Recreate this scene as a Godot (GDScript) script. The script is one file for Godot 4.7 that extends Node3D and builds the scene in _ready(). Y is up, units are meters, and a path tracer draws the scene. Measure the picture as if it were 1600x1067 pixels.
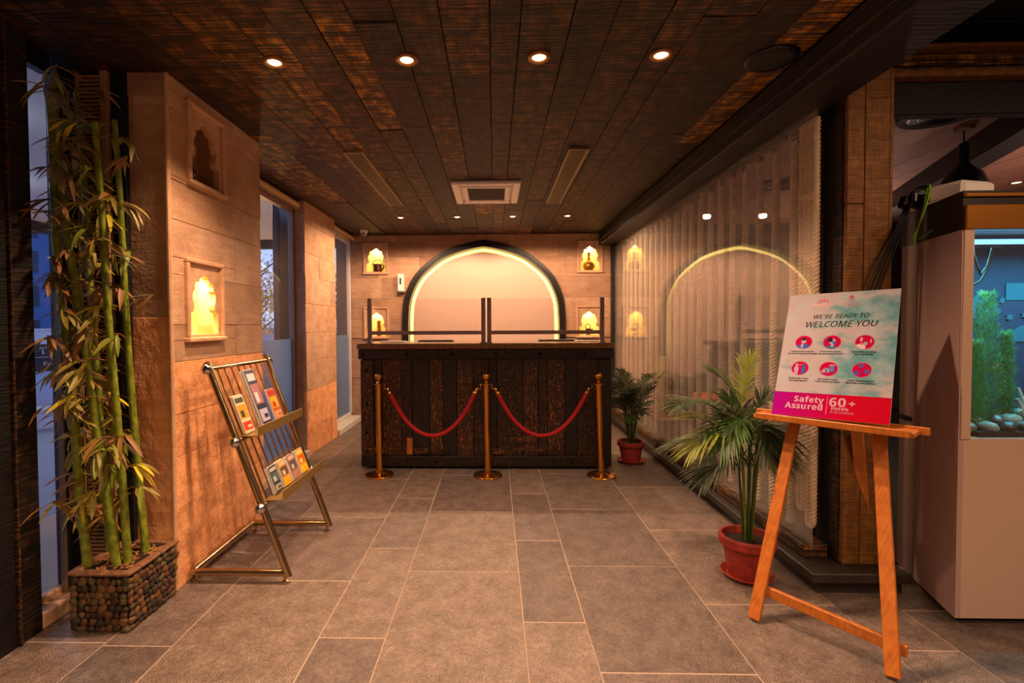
extends Node3D
# A hotel lobby at dusk: stone and timber walls, reception desk, rope screen, easel, aquarium.
# x to the right, y up, the camera looks along -z. Units are metres.

var rng := RandomNumberGenerator.new()
var M := {}
var taken := {}
const CEIL := 2.62
const BACK := -7.0
const SKY_ENERGY := 1.5
const EXPOSURE := 1.18
const WARM := Color(1.0, 0.805, 0.65)


class Shape:
	# Collects triangles; outward faces are handed over counter-clockwise and stored clockwise.
	var st := SurfaceTool.new()
	var xf := Transform3D()

	func _init() -> void:
		st.begin(Mesh.PRIMITIVE_TRIANGLES)

	func tri(a: Vector3, b: Vector3, c: Vector3, g := -1, ua := Vector2.ZERO, ub := Vector2.ZERO, uc := Vector2.ZERO) -> void:
		st.set_smooth_group(g if g >= 0 else 4294967295)
		st.set_uv(ua)
		st.add_vertex(xf * a)
		st.set_uv(uc)
		st.add_vertex(xf * c)
		st.set_uv(ub)
		st.add_vertex(xf * b)

	func quad(a: Vector3, b: Vector3, c: Vector3, d: Vector3, g := -1) -> void:
		tri(a, b, c, g, Vector2(0, 1), Vector2(1, 1), Vector2(1, 0))
		tri(a, c, d, g, Vector2(0, 1), Vector2(1, 0), Vector2(0, 0))

	func faced(p: Array, out: Vector3) -> void:
		var n: Vector3 = (p[1] - p[0]).cross(p[2] - p[0])
		var q := p.duplicate()
		if n.dot(out) < 0:
			q.reverse()
		tri(q[0], q[1], q[2])
		if q.size() == 4:
			tri(q[0], q[2], q[3])

	func box(c: Vector3, s: Vector3, ch := 0.0) -> Shape:
		var h := s / 2
		ch = minf(ch, minf(h.x, minf(h.y, h.z)) * 0.9)
		var at := func(sg: Vector3, axis: int) -> Vector3:
			var v := Vector3(sg.x * (h.x - ch), sg.y * (h.y - ch), sg.z * (h.z - ch))
			v[axis] = sg[axis] * h[axis]
			return c + v
		for a in 3:
			var b := (a + 1) % 3
			var d := (a + 2) % 3
			for s1 in [-1.0, 1.0]:
				var p := []
				for k in [[-1, -1], [1, -1], [1, 1], [-1, 1]]:
					var sg := Vector3()
					sg[a] = s1
					sg[b] = k[0]
					sg[d] = k[1]
					p.append(at.call(sg, a))
				var o := Vector3()
				o[a] = s1
				faced(p, o)
			if ch > 0:
				for s1 in [-1.0, 1.0]:
					for s2 in [-1.0, 1.0]:
						var lo := Vector3()
						lo[a] = s1
						lo[b] = s2
						lo[d] = -1
						var hi := lo
						hi[d] = 1
						var o := Vector3()
						o[a] = s1
						o[b] = s2
						faced([at.call(lo, a), at.call(hi, a), at.call(hi, b), at.call(lo, b)], o)
		if ch > 0:
			for x in [-1.0, 1.0]:
				for y in [-1.0, 1.0]:
					for z in [-1.0, 1.0]:
						var sg := Vector3(x, y, z)
						faced([at.call(sg, 0), at.call(sg, 1), at.call(sg, 2)], sg)
		return self

	func bar(a: Vector3, b: Vector3, w: float, d: float, side := Vector3(0, 0, 1), ch := 0.0) -> Shape:
		# a rectangular bar from a to b, w across "side", d across the third direction
		var keep := xf
		var y := (b - a).normalized()
		var x := (side - y * side.dot(y)).normalized()
		xf = keep * Transform3D(Basis(x, y, x.cross(y)), (a + b) / 2)
		box(Vector3.ZERO, Vector3(w, a.distance_to(b), d), ch)
		xf = keep
		return self

	func tube(p: Array, r: Variant, n := 8, caps := true, g := 1) -> Shape:
		var rings := []
		var t: Vector3 = (p[1] - p[0]).normalized()
		var u := t.cross(Vector3.UP if absf(t.y) < 0.9 else Vector3.RIGHT).normalized()
		for i in p.size():
			var f: Vector3 = (p[mini(i + 1, p.size() - 1)] - p[maxi(i - 1, 0)]).normalized()
			u = (u - f * u.dot(f)).normalized()
			var v := f.cross(u)
			var rad: float = r[i] if r is Array else r
			var ring := []
			for k in n:
				var a := TAU * k / n
				ring.append(p[i] + (u * cos(a) + v * sin(a)) * rad)
			rings.append(ring)
		for i in p.size() - 1:
			for k in n:
				var k2 := (k + 1) % n
				quad(rings[i][k], rings[i][k2], rings[i + 1][k2], rings[i + 1][k], g)
		if caps:
			for k in n:
				var k2 := (k + 1) % n
				tri(p[0], rings[0][k2], rings[0][k])
				tri(p[-1], rings[-1][k], rings[-1][k2])
		return self

	func lathe(pr: Array, n := 24, at := Vector3.ZERO, hard := false) -> Shape:
		# profile of Vector2(radius, height), bottom to top on the outside
		for i in pr.size() - 1:
			var a: Vector2 = pr[i]
			var b: Vector2 = pr[i + 1]
			for k in n:
				var c1 := Vector3(cos(TAU * k / n), 0, sin(TAU * k / n))
				var c2 := Vector3(cos(TAU * (k + 1) / n), 0, sin(TAU * (k + 1) / n))
				var p1 := at + c1 * a.x + Vector3.UP * a.y
				var p2 := at + c2 * a.x + Vector3.UP * a.y
				var p3 := at + c2 * b.x + Vector3.UP * b.y
				var p4 := at + c1 * b.x + Vector3.UP * b.y
				var g := i + 2 if hard else 1
				if a.x > 0.00001:
					tri(p1, p3, p2, g)
				if b.x > 0.00001:
					tri(p1, p4, p3, g)
		return self

	func prism(poly: PackedVector2Array, z0: float, z1: float, ch := 0.0) -> Shape:
		# an outline in the xy plane between z0 and z1; its front (z1) edge is chamfered by ch
		var p := poly
		if Geometry2D.is_polygon_clockwise(p):
			p = p.duplicate()
			p.reverse()
		var top := p
		if ch > 0:
			var inner := Geometry2D.offset_polygon(p, -ch)
			if inner.size() == 1 and inner[0].size() == p.size():
				top = inner[0]
				if Geometry2D.is_polygon_clockwise(top):
					top.reverse()
				var best := 0
				for k in top.size():
					if top[k].distance_to(p[0]) < top[best].distance_to(p[0]):
						best = k
				var turned := PackedVector2Array()
				for k in top.size():
					turned.append(top[(k + best) % top.size()])
				top = turned
			else:
				ch = 0.0
		var ix := Geometry2D.triangulate_polygon(top)
		for i in range(0, ix.size(), 3):
			var a := top[ix[i]]
			var b := top[ix[i + 1]]
			var c := top[ix[i + 2]]
			faced([Vector3(a.x, a.y, z1), Vector3(b.x, b.y, z1), Vector3(c.x, c.y, z1)], Vector3(0, 0, signf(z1 - z0)))
		ix = Geometry2D.triangulate_polygon(p)
		for i in range(0, ix.size(), 3):
			var a := p[ix[i]]
			var b := p[ix[i + 1]]
			var c := p[ix[i + 2]]
			faced([Vector3(a.x, a.y, z0), Vector3(b.x, b.y, z0), Vector3(c.x, c.y, z0)], Vector3(0, 0, signf(z0 - z1)))
		var zc := z1 - signf(z1 - z0) * ch
		for i in p.size():
			var j := (i + 1) % p.size()
			var out := Vector3(p[j].y - p[i].y, p[i].x - p[j].x, 0)
			faced([Vector3(p[i].x, p[i].y, z0), Vector3(p[j].x, p[j].y, z0), Vector3(p[j].x, p[j].y, zc), Vector3(p[i].x, p[i].y, zc)], out)
			if ch > 0:
				faced([Vector3(p[i].x, p[i].y, zc), Vector3(p[j].x, p[j].y, zc), Vector3(top[j].x, top[j].y, z1), Vector3(top[i].x, top[i].y, z1)], out)
		return self

	func blob(c: Vector3, r: Vector3, seed_ := 0, rough := 0.0, n := 8, m := 5) -> Shape:
		# a rounded pebble, bead or body
		var noise := FastNoiseLite.new()
		noise.seed = seed_
		noise.frequency = 0.9
		var at := func(i: int, k: int) -> Vector3:
			var th := PI * i / m
			var ph := TAU * (k % n) / n
			var d := Vector3(sin(th) * cos(ph), cos(th), sin(th) * sin(ph))
			return c + d * r * (1.0 + rough * noise.get_noise_3dv(d * 1.3))
		for i in m:
			for k in n:
				var a: Vector3 = at.call(i, k)
				var b: Vector3 = at.call(i, k + 1)
				var e: Vector3 = at.call(i + 1, k + 1)
				var f: Vector3 = at.call(i + 1, k)
				if i > 0:
					tri(a, b, e, 1)
				if i < m - 1:
					tri(a, e, f, 1)
		return self

	func leaf(base: Vector3, dir: Vector3, up: Vector3, length: float, width: float, droop: float, n := 4) -> Shape:
		# a pointed blade with a fold along its middle, bending towards the ground
		var d := dir.normalized()
		var side := d.cross(up).normalized()
		var last := []
		for i in n + 1:
			var t := float(i) / n
			var mid := base + d * length * t + Vector3.DOWN * droop * length * t * t
			var w := width * 0.5 * pow(sin(PI * clampf(t * 0.86 + 0.12, 0, 1)), 0.8) * (1.0 if i < n else 0.02)
			var lift := side.cross(d).normalized() * w * 0.35
			var row := [mid - side * w + lift, mid, mid + side * w + lift]
			if i > 0:
				quad(last[0], last[1], row[1], row[0], 1)
				quad(last[1], last[2], row[2], row[1], 1)
			last = row
		return self

	func mesh() -> ArrayMesh:
		st.generate_normals()
		return st.commit()


# ---------------------------------------------------------------- helpers
func numbered(called: String) -> String:
	var n: int = taken.get(called, 0)
	taken[called] = n + 1
	return called if n == 0 else "%s_%03d" % [called, n]


func put(called: String, what: Variant, m: Material, parent: Node = null) -> MeshInstance3D:
	# commits a shape as one named mesh; without a parent it stands at top level
	var o := MeshInstance3D.new()
	o.mesh = what.mesh() if what is Shape else what
	o.material_override = m
	o.cast_shadow = GeometryInstance3D.SHADOW_CASTING_SETTING_ON
	if parent == null:
		o.name = numbered(called)
		add_child(o, true)
	else:
		o.name = called
		parent.add_child(o, true)
	return o


func tag(o: Node, label: String, category: String, group := "", kind := "") -> Node:
	o.set_meta("label", label)
	o.set_meta("category", category)
	if group:
		o.set_meta("group", group)
	if kind:
		o.set_meta("kind", kind)
	return o


func thing(called: String, label: String, category: String, at := Vector3.ZERO, turn := 0.0, group := "", kind := "") -> Node3D:
	var o := Node3D.new()
	o.name = numbered(called)
	add_child(o, true)
	o.position = at
	o.rotation.y = turn
	tag(o, label, category, group, kind)
	return o


func dup(o: Node3D, label: String, at: Vector3, turn := 0.0) -> Node3D:
	var c: Node3D = o.duplicate()
	var called: String = o.name
	c.name = numbered(called.rstrip("0123456789").trim_suffix("_") if called.right(1).is_valid_int() else called)
	add_child(c, true)
	c.position = at
	c.rotation.y = turn
	if label:
		c.set_meta("label", label)
	return c


func lamp_light(parent: Node, at: Vector3, color: Color, energy: float, size := 0.03, angle := 0.0, soft := 0.5, aim := Vector3.DOWN) -> Light3D:
	var l: Light3D
	if angle > 0:
		l = SpotLight3D.new()
		l.spot_angle = angle
		l.spot_angle_attenuation = soft
		l.spot_range = 14.0
		l.spot_attenuation = 2.0
		l.basis = Basis.looking_at(aim, Vector3.FORWARD if absf(aim.normalized().y) > 0.9 else Vector3.UP)
	else:
		l = OmniLight3D.new()
		l.omni_range = 14.0
		l.omni_attenuation = 2.0
	l.name = "lamp_light"
	l.light_color = color
	l.light_energy = energy
	l.light_size = size
	l.shadow_enabled = true
	l.position = at
	parent.add_child(l, true)
	return l


func V(x: float, y: float, z: float) -> Vector3:
	return Vector3(x, y, z)


# ---------------------------------------------------------------- textures and materials
func noise_bytes(w: int, h: int, freq: float, seed_: int, oct := 4, stretch_w := 0, stretch_h := 0) -> PackedByteArray:
	var n := FastNoiseLite.new()
	n.noise_type = FastNoiseLite.TYPE_SIMPLEX_SMOOTH
	n.seed = seed_
	n.frequency = freq
	n.fractal_octaves = oct
	var im := n.get_seamless_image(stretch_w if stretch_w else w, stretch_h if stretch_h else h)
	im.convert(Image.FORMAT_L8)
	if stretch_w or stretch_h:
		im.resize(w, h, Image.INTERPOLATE_CUBIC)
	return im.get_data()


func picture(size: int, layers: Array, weights: Array, ramp: Gradient, contrast := 1.0) -> ImageTexture:
	# a weighted sum of noise layers, coloured by a ramp
	var lut := PackedByteArray()
	for i in 256:
		var c := ramp.sample(i / 255.0)
		lut.append_array([int(c.r * 255), int(c.g * 255), int(c.b * 255)])
	var out := PackedByteArray()
	out.resize(size * size * 3)
	var n := layers.size()
	for i in size * size:
		var v := 0.0
		for k in n:
			v += (layers[k][i] - 127.5) * weights[k]
		var q := clampi(int(127.5 + v * contrast), 0, 255) * 3
		out[i * 3] = lut[q]
		out[i * 3 + 1] = lut[q + 1]
		out[i * 3 + 2] = lut[q + 2]
	return ImageTexture.create_from_image(Image.create_from_data(size, size, false, Image.FORMAT_RGB8, out))


func ramp(colors: Array, stops: Array) -> Gradient:
	var g := Gradient.new()
	g.offsets = PackedFloat32Array(stops)
	g.colors = PackedColorArray(colors)
	return g


func mat(called: String, c: Color, rough := 0.6, metal := 0.0) -> StandardMaterial3D:
	var m := StandardMaterial3D.new()
	m.resource_name = called
	m.albedo_color = c
	m.roughness = rough
	m.metallic = metal
	M[called] = m
	return m


func tri_mat(called: String, tex: Texture2D, c: Color, size_m: float, rough: float, bump: Texture2D = null, bump_cm := 0.0, shift := Vector3.ZERO) -> StandardMaterial3D:
	var m := mat(called, c, rough)
	m.albedo_texture = tex
	m.uv1_triplanar = true
	m.uv1_world_triplanar = true
	m.uv1_triplanar_sharpness = 8.0
	m.uv1_scale = Vector3.ONE / size_m
	m.uv1_offset = shift
	if bump:
		m.heightmap_enabled = true
		m.heightmap_texture = bump
		m.heightmap_scale = bump_cm
	return m


func make_materials() -> void:
	var grey := ramp([Color.BLACK, Color.WHITE], [0.0, 1.0])
	# rough-sawn timber: saw lines across, blotches, a little grain
	var saw := noise_bytes(512, 512, 0.065, 3, 3, 7, 512)
	var fine := noise_bytes(512, 512, 0.17, 4, 2, 16, 512)
	var blot := noise_bytes(512, 512, 0.012, 5, 4)
	var grain := noise_bytes(512, 512, 0.05, 6, 3, 512, 40)
	var wood := picture(512, [saw, fine, blot, grain], [0.64, 0.48, 0.48, 0.26], ramp([Color(0.045, 0.028, 0.014), Color(0.22, 0.135, 0.050), Color(0.42, 0.285, 0.105), Color(0.68, 0.53, 0.28)], [0.0, 0.38, 0.66, 1.0]), 1.35)
	var wood_bump := picture(512, [saw, fine], [0.6, 0.6], grey, 1.2)
	var tones := [Color(0.64, 0.57, 0.38), Color(1.02, 0.95, 0.52), Color(0.46, 0.39, 0.28), Color(0.80, 0.71, 0.42), Color(1.22, 1.14, 0.62), Color(0.58, 0.46, 0.30)]
	for i in 6:
		tri_mat("wood_%d" % i, wood, tones[i], 0.62, 0.62, wood_bump, 0.35, V(0.37 * i, 0.23 * i, 0.61 * i))
	tri_mat("wood_gold", picture(512, [saw, fine, blot, grain], [0.30, 0.34, 0.30, 0.25], ramp([Color(0.26, 0.15, 0.05), Color(0.46, 0.30, 0.11), Color(0.57, 0.39, 0.16), Color(0.74, 0.55, 0.30)], [0.0, 0.40, 0.62, 1.0])), Color(0.90, 0.86, 0.68), 0.4, 0.6, wood_bump, 0.25)
	tri_mat("wood_black", wood, Color(0.15, 0.085, 0.06), 0.7, 0.7, wood_bump, 0.2)
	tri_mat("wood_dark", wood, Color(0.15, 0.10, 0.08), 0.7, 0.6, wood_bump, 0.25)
	tri_mat("wood_beam", wood, Color(0.42, 0.33, 0.27), 0.7, 0.65, wood_bump, 0.25, V(0.4, 0.2, 0.7))
	# vertical boards of the desk
	var long_grain := noise_bytes(512, 512, 0.07, 16, 4, 512, 32)
	var knots := noise_bytes(512, 512, 0.03, 17, 4)
	var desk := picture(512, [long_grain, knots, fine], [0.5, 0.8, 0.18], ramp([Color(0.05, 0.032, 0.022), Color(0.15, 0.09, 0.05), Color(0.28, 0.17, 0.085), Color(0.60, 0.40, 0.22)], [0.0, 0.42, 0.72, 1.0]), 1.3)
	var desk_bump := picture(512, [long_grain, fine], [0.7, 0.3], grey)
	var dt := [Color(0.86, 0.76, 0.62), Color(1.2, 1.04, 0.80), Color(0.56, 0.50, 0.44), Color(1.3, 1.15, 0.92)]
	for i in 4:
		tri_mat("desk_%d" % i, desk, dt[i], 0.55, 0.42, desk_bump, 0.12, V(0.31 * i, 0.17 * i, 0.5 * i))
	tri_mat("desk_rail", desk, Color(0.48, 0.43, 0.38), 0.5, 0.4, desk_bump, 0.15)
	# sandstone
	var s_blot := noise_bytes(512, 512, 0.01, 21, 5)
	var s_fine := noise_bytes(512, 512, 0.09, 22, 4)
	var s_bed := noise_bytes(512, 512, 0.03, 23, 4, 128, 512)
	var stone := picture(512, [s_blot, s_fine, s_bed], [0.30, 0.22, 0.22], ramp([Color(0.52, 0.38, 0.30), Color(0.72, 0.58, 0.47), Color(0.80, 0.67, 0.56), Color(0.90, 0.80, 0.70)], [0.0, 0.4, 0.7, 1.0]))
	var stone_bump := picture(512, [s_blot, s_fine, s_bed], [0.7, 0.3, 0.5], grey)
	var st := [Color(1.04, 1.01, 0.98), Color(0.94, 0.90, 0.86), Color(1.0, 0.95, 0.88), Color(0.90, 0.86, 0.84)]
	for i in 4:
		tri_mat("stone_%d" % i, stone, st[i], 1.1, 0.85, stone_bump, 0.5, V(0.3 * i, 0.41 * i, 0.17 * i))
	var split := noise_bytes(512, 512, 0.016, 31, 5, 512, 300)
	var split_bump := picture(512, [split, s_fine], [1.3, 0.2], grey)
	for i in 2:
		tri_mat("split_stone_%d" % i, stone, [Color(1.26, 1.10, 0.92), Color(1.18, 1.02, 0.84)][i], 0.8, 0.9, split_bump, 0.8, V(0.3 * i, 0.6 * i, 0.2))
	tri_mat("carved_stone", stone, Color(1.10, 1.06, 1.0), 0.7, 0.8, stone_bump, 0.2)
	mat("mortar", Color(0.60, 0.48, 0.40), 0.95)
	# slate floor
	var f_speck := noise_bytes(512, 512, 0.30, 41, 2)
	var f_blot := noise_bytes(512, 512, 0.012, 42, 5)
	var f_mid := noise_bytes(512, 512, 0.05, 43, 4)
	var slate := picture(512, [f_speck, f_blot, f_mid], [0.66, 0.15, 0.15], ramp([Color(0.22, 0.19, 0.175), Color(0.40, 0.365, 0.34), Color(0.52, 0.48, 0.455), Color(0.74, 0.69, 0.65)], [0.0, 0.42, 0.66, 1.0]), 1.55)
	var slate_bump := picture(512, [f_speck, f_mid], [0.7, 0.5], grey)
	for i in 4:
		tri_mat("slate_%d" % i, slate, [Color(1, 0.95, 0.92), Color(0.90, 0.855, 0.83), Color(1.06, 1.0, 0.95), Color(0.95, 0.895, 0.88)][i], 0.85, 0.48, slate_bump, 0.40, V(0.2 * i, 0.1, 0.33 * i))
	mat("grout", Color(0.72, 0.63, 0.55), 0.9)
	tri_mat("kerb_stone", slate, Color(0.46, 0.42, 0.39), 0.6, 0.5, slate_bump, 0.2)
	# twisted rope
	tri_mat("rope_fibre", picture(512, [f_speck, f_mid], [0.6, 0.4], ramp([Color(0.58, 0.51, 0.44), Color(0.86, 0.79, 0.70), Color(0.96, 0.91, 0.83)], [0.0, 0.5, 1.0])), Color(1.0, 0.95, 0.88), 0.15, 0.9)
	tri_mat("terracotta", picture(512, [f_mid, f_blot], [0.4, 0.6], ramp([Color(0.46, 0.13, 0.09), Color(0.62, 0.19, 0.13), Color(0.72, 0.27, 0.19)], [0.0, 0.5, 1.0])), Color(1, 1, 1), 0.3, 0.6)
	tri_mat("easel_pine", picture(512, [long_grain, f_blot], [0.5, 0.4], ramp([Color(0.52, 0.27, 0.08), Color(0.74, 0.42, 0.14), Color(0.86, 0.54, 0.22)], [0.0, 0.5, 1.0])), Color(1, 1, 1), 0.4, 0.45)
	tri_mat("counter_wood", picture(512, [long_grain, f_blot], [0.5, 0.4], ramp([Color(0.34, 0.20, 0.12), Color(0.50, 0.33, 0.21), Color(0.60, 0.42, 0.28)], [0.0, 0.5, 1.0])), Color(1, 1, 1), 0.5, 0.35)
	tri_mat("culm", picture(512, [f_mid, f_blot], [0.3, 0.7], ramp([Color(0.26, 0.32, 0.06), Color(0.50, 0.56, 0.14), Color(0.68, 0.70, 0.26)], [0.0, 0.5, 1.0])), Color(1, 1, 1), 0.35, 0.4)
	mat("plaster", Color(0.82, 0.69, 0.61), 0.35)
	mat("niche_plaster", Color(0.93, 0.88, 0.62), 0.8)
	mat("metal_frame", Color(0.60, 0.50, 0.46), 0.4, 0.0)
	mat("brass", Color(0.86, 0.60, 0.26), 0.2, 1.0)
	mat("old_brass", Color(0.62, 0.48, 0.20), 0.4, 0.9)
	mat("dark_bronze", Color(0.30, 0.20, 0.12), 0.42, 0.8)
	mat("steel", Color(0.74, 0.64, 0.50), 0.22, 1.0)
	mat("chrome", Color(0.80, 0.80, 0.82), 0.1, 1.0)
	mat("iron", Color(0.12, 0.10, 0.09), 0.5, 0.8)
	var velvet := mat("velvet", Color(0.62, 0.0, 0.03), 0.7)
	velvet.rim_enabled = true
	velvet.rim = 0.25
	velvet.rim_tint = 0.7
	mat("white_plastic", Color(0.93, 0.91, 0.88), 0.4)
	mat("black_plastic", Color(0.03, 0.03, 0.035), 0.35)
	mat("grey_plastic", Color(0.30, 0.27, 0.24), 0.5)
	mat("vent_metal", Color(0.56, 0.47, 0.36), 0.4, 0.4)
	mat("void_black", Color(0.012, 0.01, 0.01), 0.9)
	mat("laminate", Color(0.80, 0.68, 0.60), 0.4)
	mat("laminate_side", Color(0.72, 0.60, 0.57), 0.4)
	mat("hood_brown", Color(0.10, 0.055, 0.04), 0.35)
	mat("gold_band", Color(0.66, 0.44, 0.16), 0.3, 0.6)
	mat("soil", Color(0.16, 0.10, 0.07), 0.95)
	mat("bark_chip", Color(0.62, 0.42, 0.24), 0.9)
	mat("dark_frame", Color(0.05, 0.05, 0.06), 0.4)
	mat("white_paint", Color(0.84, 0.82, 0.80), 0.5)
	mat("asphalt", Color(0.62, 0.62, 0.66), 0.9)
	mat("blind_cream", Color(0.80, 0.66, 0.48), 0.6)
	mat("water_blue", Color(0.0, 0.20, 0.33), 0.7)
	mat("cord_black", Color(0.05, 0.03, 0.025), 0.5)
	mat("cord_green", Color(0.50, 0.72, 0.10), 0.5)
	mat("sign_purple", Color(0.16, 0.12, 0.22), 0.5)
	mat("far_wall", Color(0.30, 0.42, 0.62), 0.8)
	mat("far_glass", Color(0.10, 0.16, 0.26), 0.3)
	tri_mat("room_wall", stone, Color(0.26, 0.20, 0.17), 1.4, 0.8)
	tri_mat("pink_plank_0", stone, Color(0.74, 0.66, 0.68), 1.6, 0.7)
	tri_mat("pink_plank_1", stone, Color(0.70, 0.60, 0.62), 1.6, 0.7, null, 0.0, V(0.3, 0.5, 0.2))
	mat("steel_shelf", Color(0.60, 0.48, 0.27), 0.45, 0.5)
	mat("grille_grey", Color(0.22, 0.21, 0.21), 0.5)
	mat("rib_wood", Color(0.72, 0.54, 0.42), 0.7)
	mat("rim_slab", Color(0.50, 0.34, 0.22), 0.7)
	mat("rope_whip", Color(0.36, 0.28, 0.18), 0.9)
	var film := mat("frosted_film", Color(0.42, 0.55, 0.62), 0.5)
	film.backlight_enabled = true
	film.backlight = Color(0.85, 0.92, 1.0)
	for spec in [["leaf_green", Color(0.10, 0.22, 0.055)], ["leaf_mid", Color(0.20, 0.34, 0.08)], ["leaf_lime", Color(0.50, 0.56, 0.13)], ["palm_lime", Color(0.46, 0.50, 0.10)], ["leaf_olive", Color(0.56, 0.50, 0.15)], ["leaf_brown", Color(0.60, 0.41, 0.20)], ["leaf_yellow", Color(0.88, 0.80, 0.13)], ["leaf_tree", Color(0.20, 0.26, 0.14)], ["leaf_tank", Color(0.05, 0.62, 0.16)]]:
		var lm := mat(spec[0], spec[1], 0.5)
		lm.backlight_enabled = true
		lm.backlight = Color(0.5, 0.5, 0.4)
	for spec in [["pane", 0.05], ["tint_pane", 0.10]]:
		var g := mat(spec[0], Color(0.62, 0.58, 0.52, spec[1]), 0.01)
		g.transparency = BaseMaterial3D.TRANSPARENCY_ALPHA
	M.tint_pane.albedo_color = Color(0.92, 0.88, 0.80, 0.10)
	M.tint_pane.metallic = 0.02
	var wp: StandardMaterial3D = M.pane.duplicate()
	wp.metallic_specular = 0.28
	M.window_pane = wp
	var stones := [Color(0.36, 0.23, 0.13), Color(0.24, 0.175, 0.125), Color(0.44, 0.31, 0.165), Color(0.19, 0.15, 0.11), Color(0.35, 0.30, 0.19)]
	for i in 5:
		mat("pebble_%d" % i, stones[i], 0.6)


func glow(called: String, c: Color, energy: float) -> StandardMaterial3D:
	var m := mat(called, Color(0.9, 0.9, 0.9), 0.5)
	m.emission_enabled = true
	m.emission = c
	m.emission_energy_multiplier = energy
	return m


func _ready() -> void:
	rng.seed = 20240611
	# --- camera
	var cam := Camera3D.new()
	cam.name = "camera"
	cam.projection = Camera3D.PROJECTION_FRUSTUM
	cam.near = 0.05
	cam.far = 200.0
	cam.size = 0.05 * 1067.0 / 775.0
	cam.frustum_offset = Vector2(47.0, -6.5) / 775.0 * 0.05
	cam.position = V(0, 1.355, 0)
	cam.rotation_order = EULER_ORDER_YXZ
	cam.rotation_degrees = V(-1.48, 1.48, -0.29)
	add_child(cam)
	cam.current = true
	# --- dusk sky and exposure
	var we := WorldEnvironment.new()
	we.name = "world_environment"
	var env := Environment.new()
	env.background_mode = Environment.BG_SKY
	var sm := ProceduralSkyMaterial.new()
	sm.sky_top_color = Color(0.42, 0.52, 0.78)
	sm.sky_horizon_color = Color(0.70, 0.76, 0.90)
	sm.ground_bottom_color = Color(0.10, 0.10, 0.13)
	sm.ground_horizon_color = Color(0.40, 0.44, 0.55)
	sm.energy_multiplier = 1.0
	var sky := Sky.new()
	sky.sky_material = sm
	env.sky = sky
	env.background_energy_multiplier = SKY_ENERGY
	env.tonemap_mode = Environment.TONE_MAPPER_LINEAR
	env.tonemap_exposure = EXPOSURE
	env.sdfgi_enabled = true
	env.ssao_enabled = true
	env.ssil_enabled = true
	we.environment = env
	add_child(we)

	make_materials()
	build_lamps()
	build_floor()
	build_ceiling()
	build_back_wall()
	build_left_wall()
	build_right_side()
	build_enclosure()
	build_outside()
	build_desk()
	build_stanchions()
	build_rack()
	build_bamboo()
	build_ropes()
	build_palms()
	build_tank()
	build_easel()
	build_fittings()


# ---------------------------------------------------------------- lamps in the ceiling
func build_lamps() -> void:
	var lens := glow("lamp_lens", Color(1.0, 0.88, 0.66), 10.0)
	var ring := mat("lamp_ring", Color(0.62, 0.42, 0.24), 0.35, 0.6)
	var where := ["nearest the stone pillar", "second from the stone pillar", "third from the stone pillar", "nearest the rope screen"]
	var rows := [[-2.385, [-1.05, -0.414, 0.215, 0.787], "front row", 2.6, 58.0, 0.8], [-5.83, [-1.098, -0.433, 0.216, 0.853], "row behind the desk", 1.75, 84.0, 0.25], [1.0, [-1.05, -0.42, 0.21, 0.83], "row above the entrance", 2.6, 72.0, 0.7]]
	for r in rows:
		for i in 4:
			var t := thing("ceiling_light", "small round recessed ceiling spotlight of the %s, %s" % [r[2], where[i]], "ceiling light", V(r[1][i], CEIL, r[0]), 0.0, "recessed spotlights of the " + r[2])
			var s := Shape.new()
			s.lathe([Vector2(0.033, 0.0), Vector2(0.036, -0.010), Vector2(0.050, -0.010), Vector2(0.054, -0.004), Vector2(0.054, 0.002)], 24)
			put("trim_ring", s, ring, t)
			s = Shape.new()
			s.lathe([Vector2(0.0, -0.014), Vector2(0.014, -0.012), Vector2(0.026, -0.007), Vector2(0.032, 0.0)], 20)
			put("lamp_lens", s, lens, t)
			lamp_light(t, V(0, -0.03, 0), WARM, r[3], 0.03, r[4], r[5])


# ---------------------------------------------------------------- floor
func build_floor() -> void:
	var f := thing("floor", "grey slate floor of large rectangular tiles with pale joints", "floor", Vector3.ZERO, 0.0, "", "structure")
	var s := Shape.new()
	s.box(V(1.6, -0.1015, -2.4), V(9.6, 0.20, 11.6))
	put("grout_bed", s, M.grout, f)
	# columns of tiles, alternately wide and narrow: left edge, right edge, one joint, tile length
	var cols := [[-2.20, -1.672, -2.05, 0.868], [-1.672, -1.372, -2.9, 0.868], [-1.372, -0.770, -2.577, 0.868], [-0.770, -0.479, -2.103, 0.862], [-0.479, 0.125, -2.686, 0.871], [0.125, 0.406, -2.229, 0.856], [0.406, 1.008, -1.907, 0.852], [1.008, 1.62, -2.387, 0.869], [1.62, 1.91, -2.06, 0.868], [1.91, 2.51, -2.35, 0.868], [2.51, 2.81, -2.1, 0.868], [2.81, 3.41, -2.4, 0.868]]
	var n := 0
	for c in cols:
		var z: float = c[2]
		while z < -0.9:
			z += c[3]
		var far := -7.0 if c[0] < 1.6 else -2.75
		while z > far:
			var z2: float = maxf(z - c[3], far)
			s = Shape.new()
			var g := 0.0015
			s.box(V((c[0] + c[1]) / 2, -0.006 + rng.randf_range(-0.0008, 0.0008), (z + z2) / 2), V(c[1] - c[0] - 2 * g, 0.012, z - z2 - 4 * g), 0.002)
			put("tile", s, M["slate_%d" % rng.randi_range(0, 3)], f)
			z = z2
			n += 1


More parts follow.
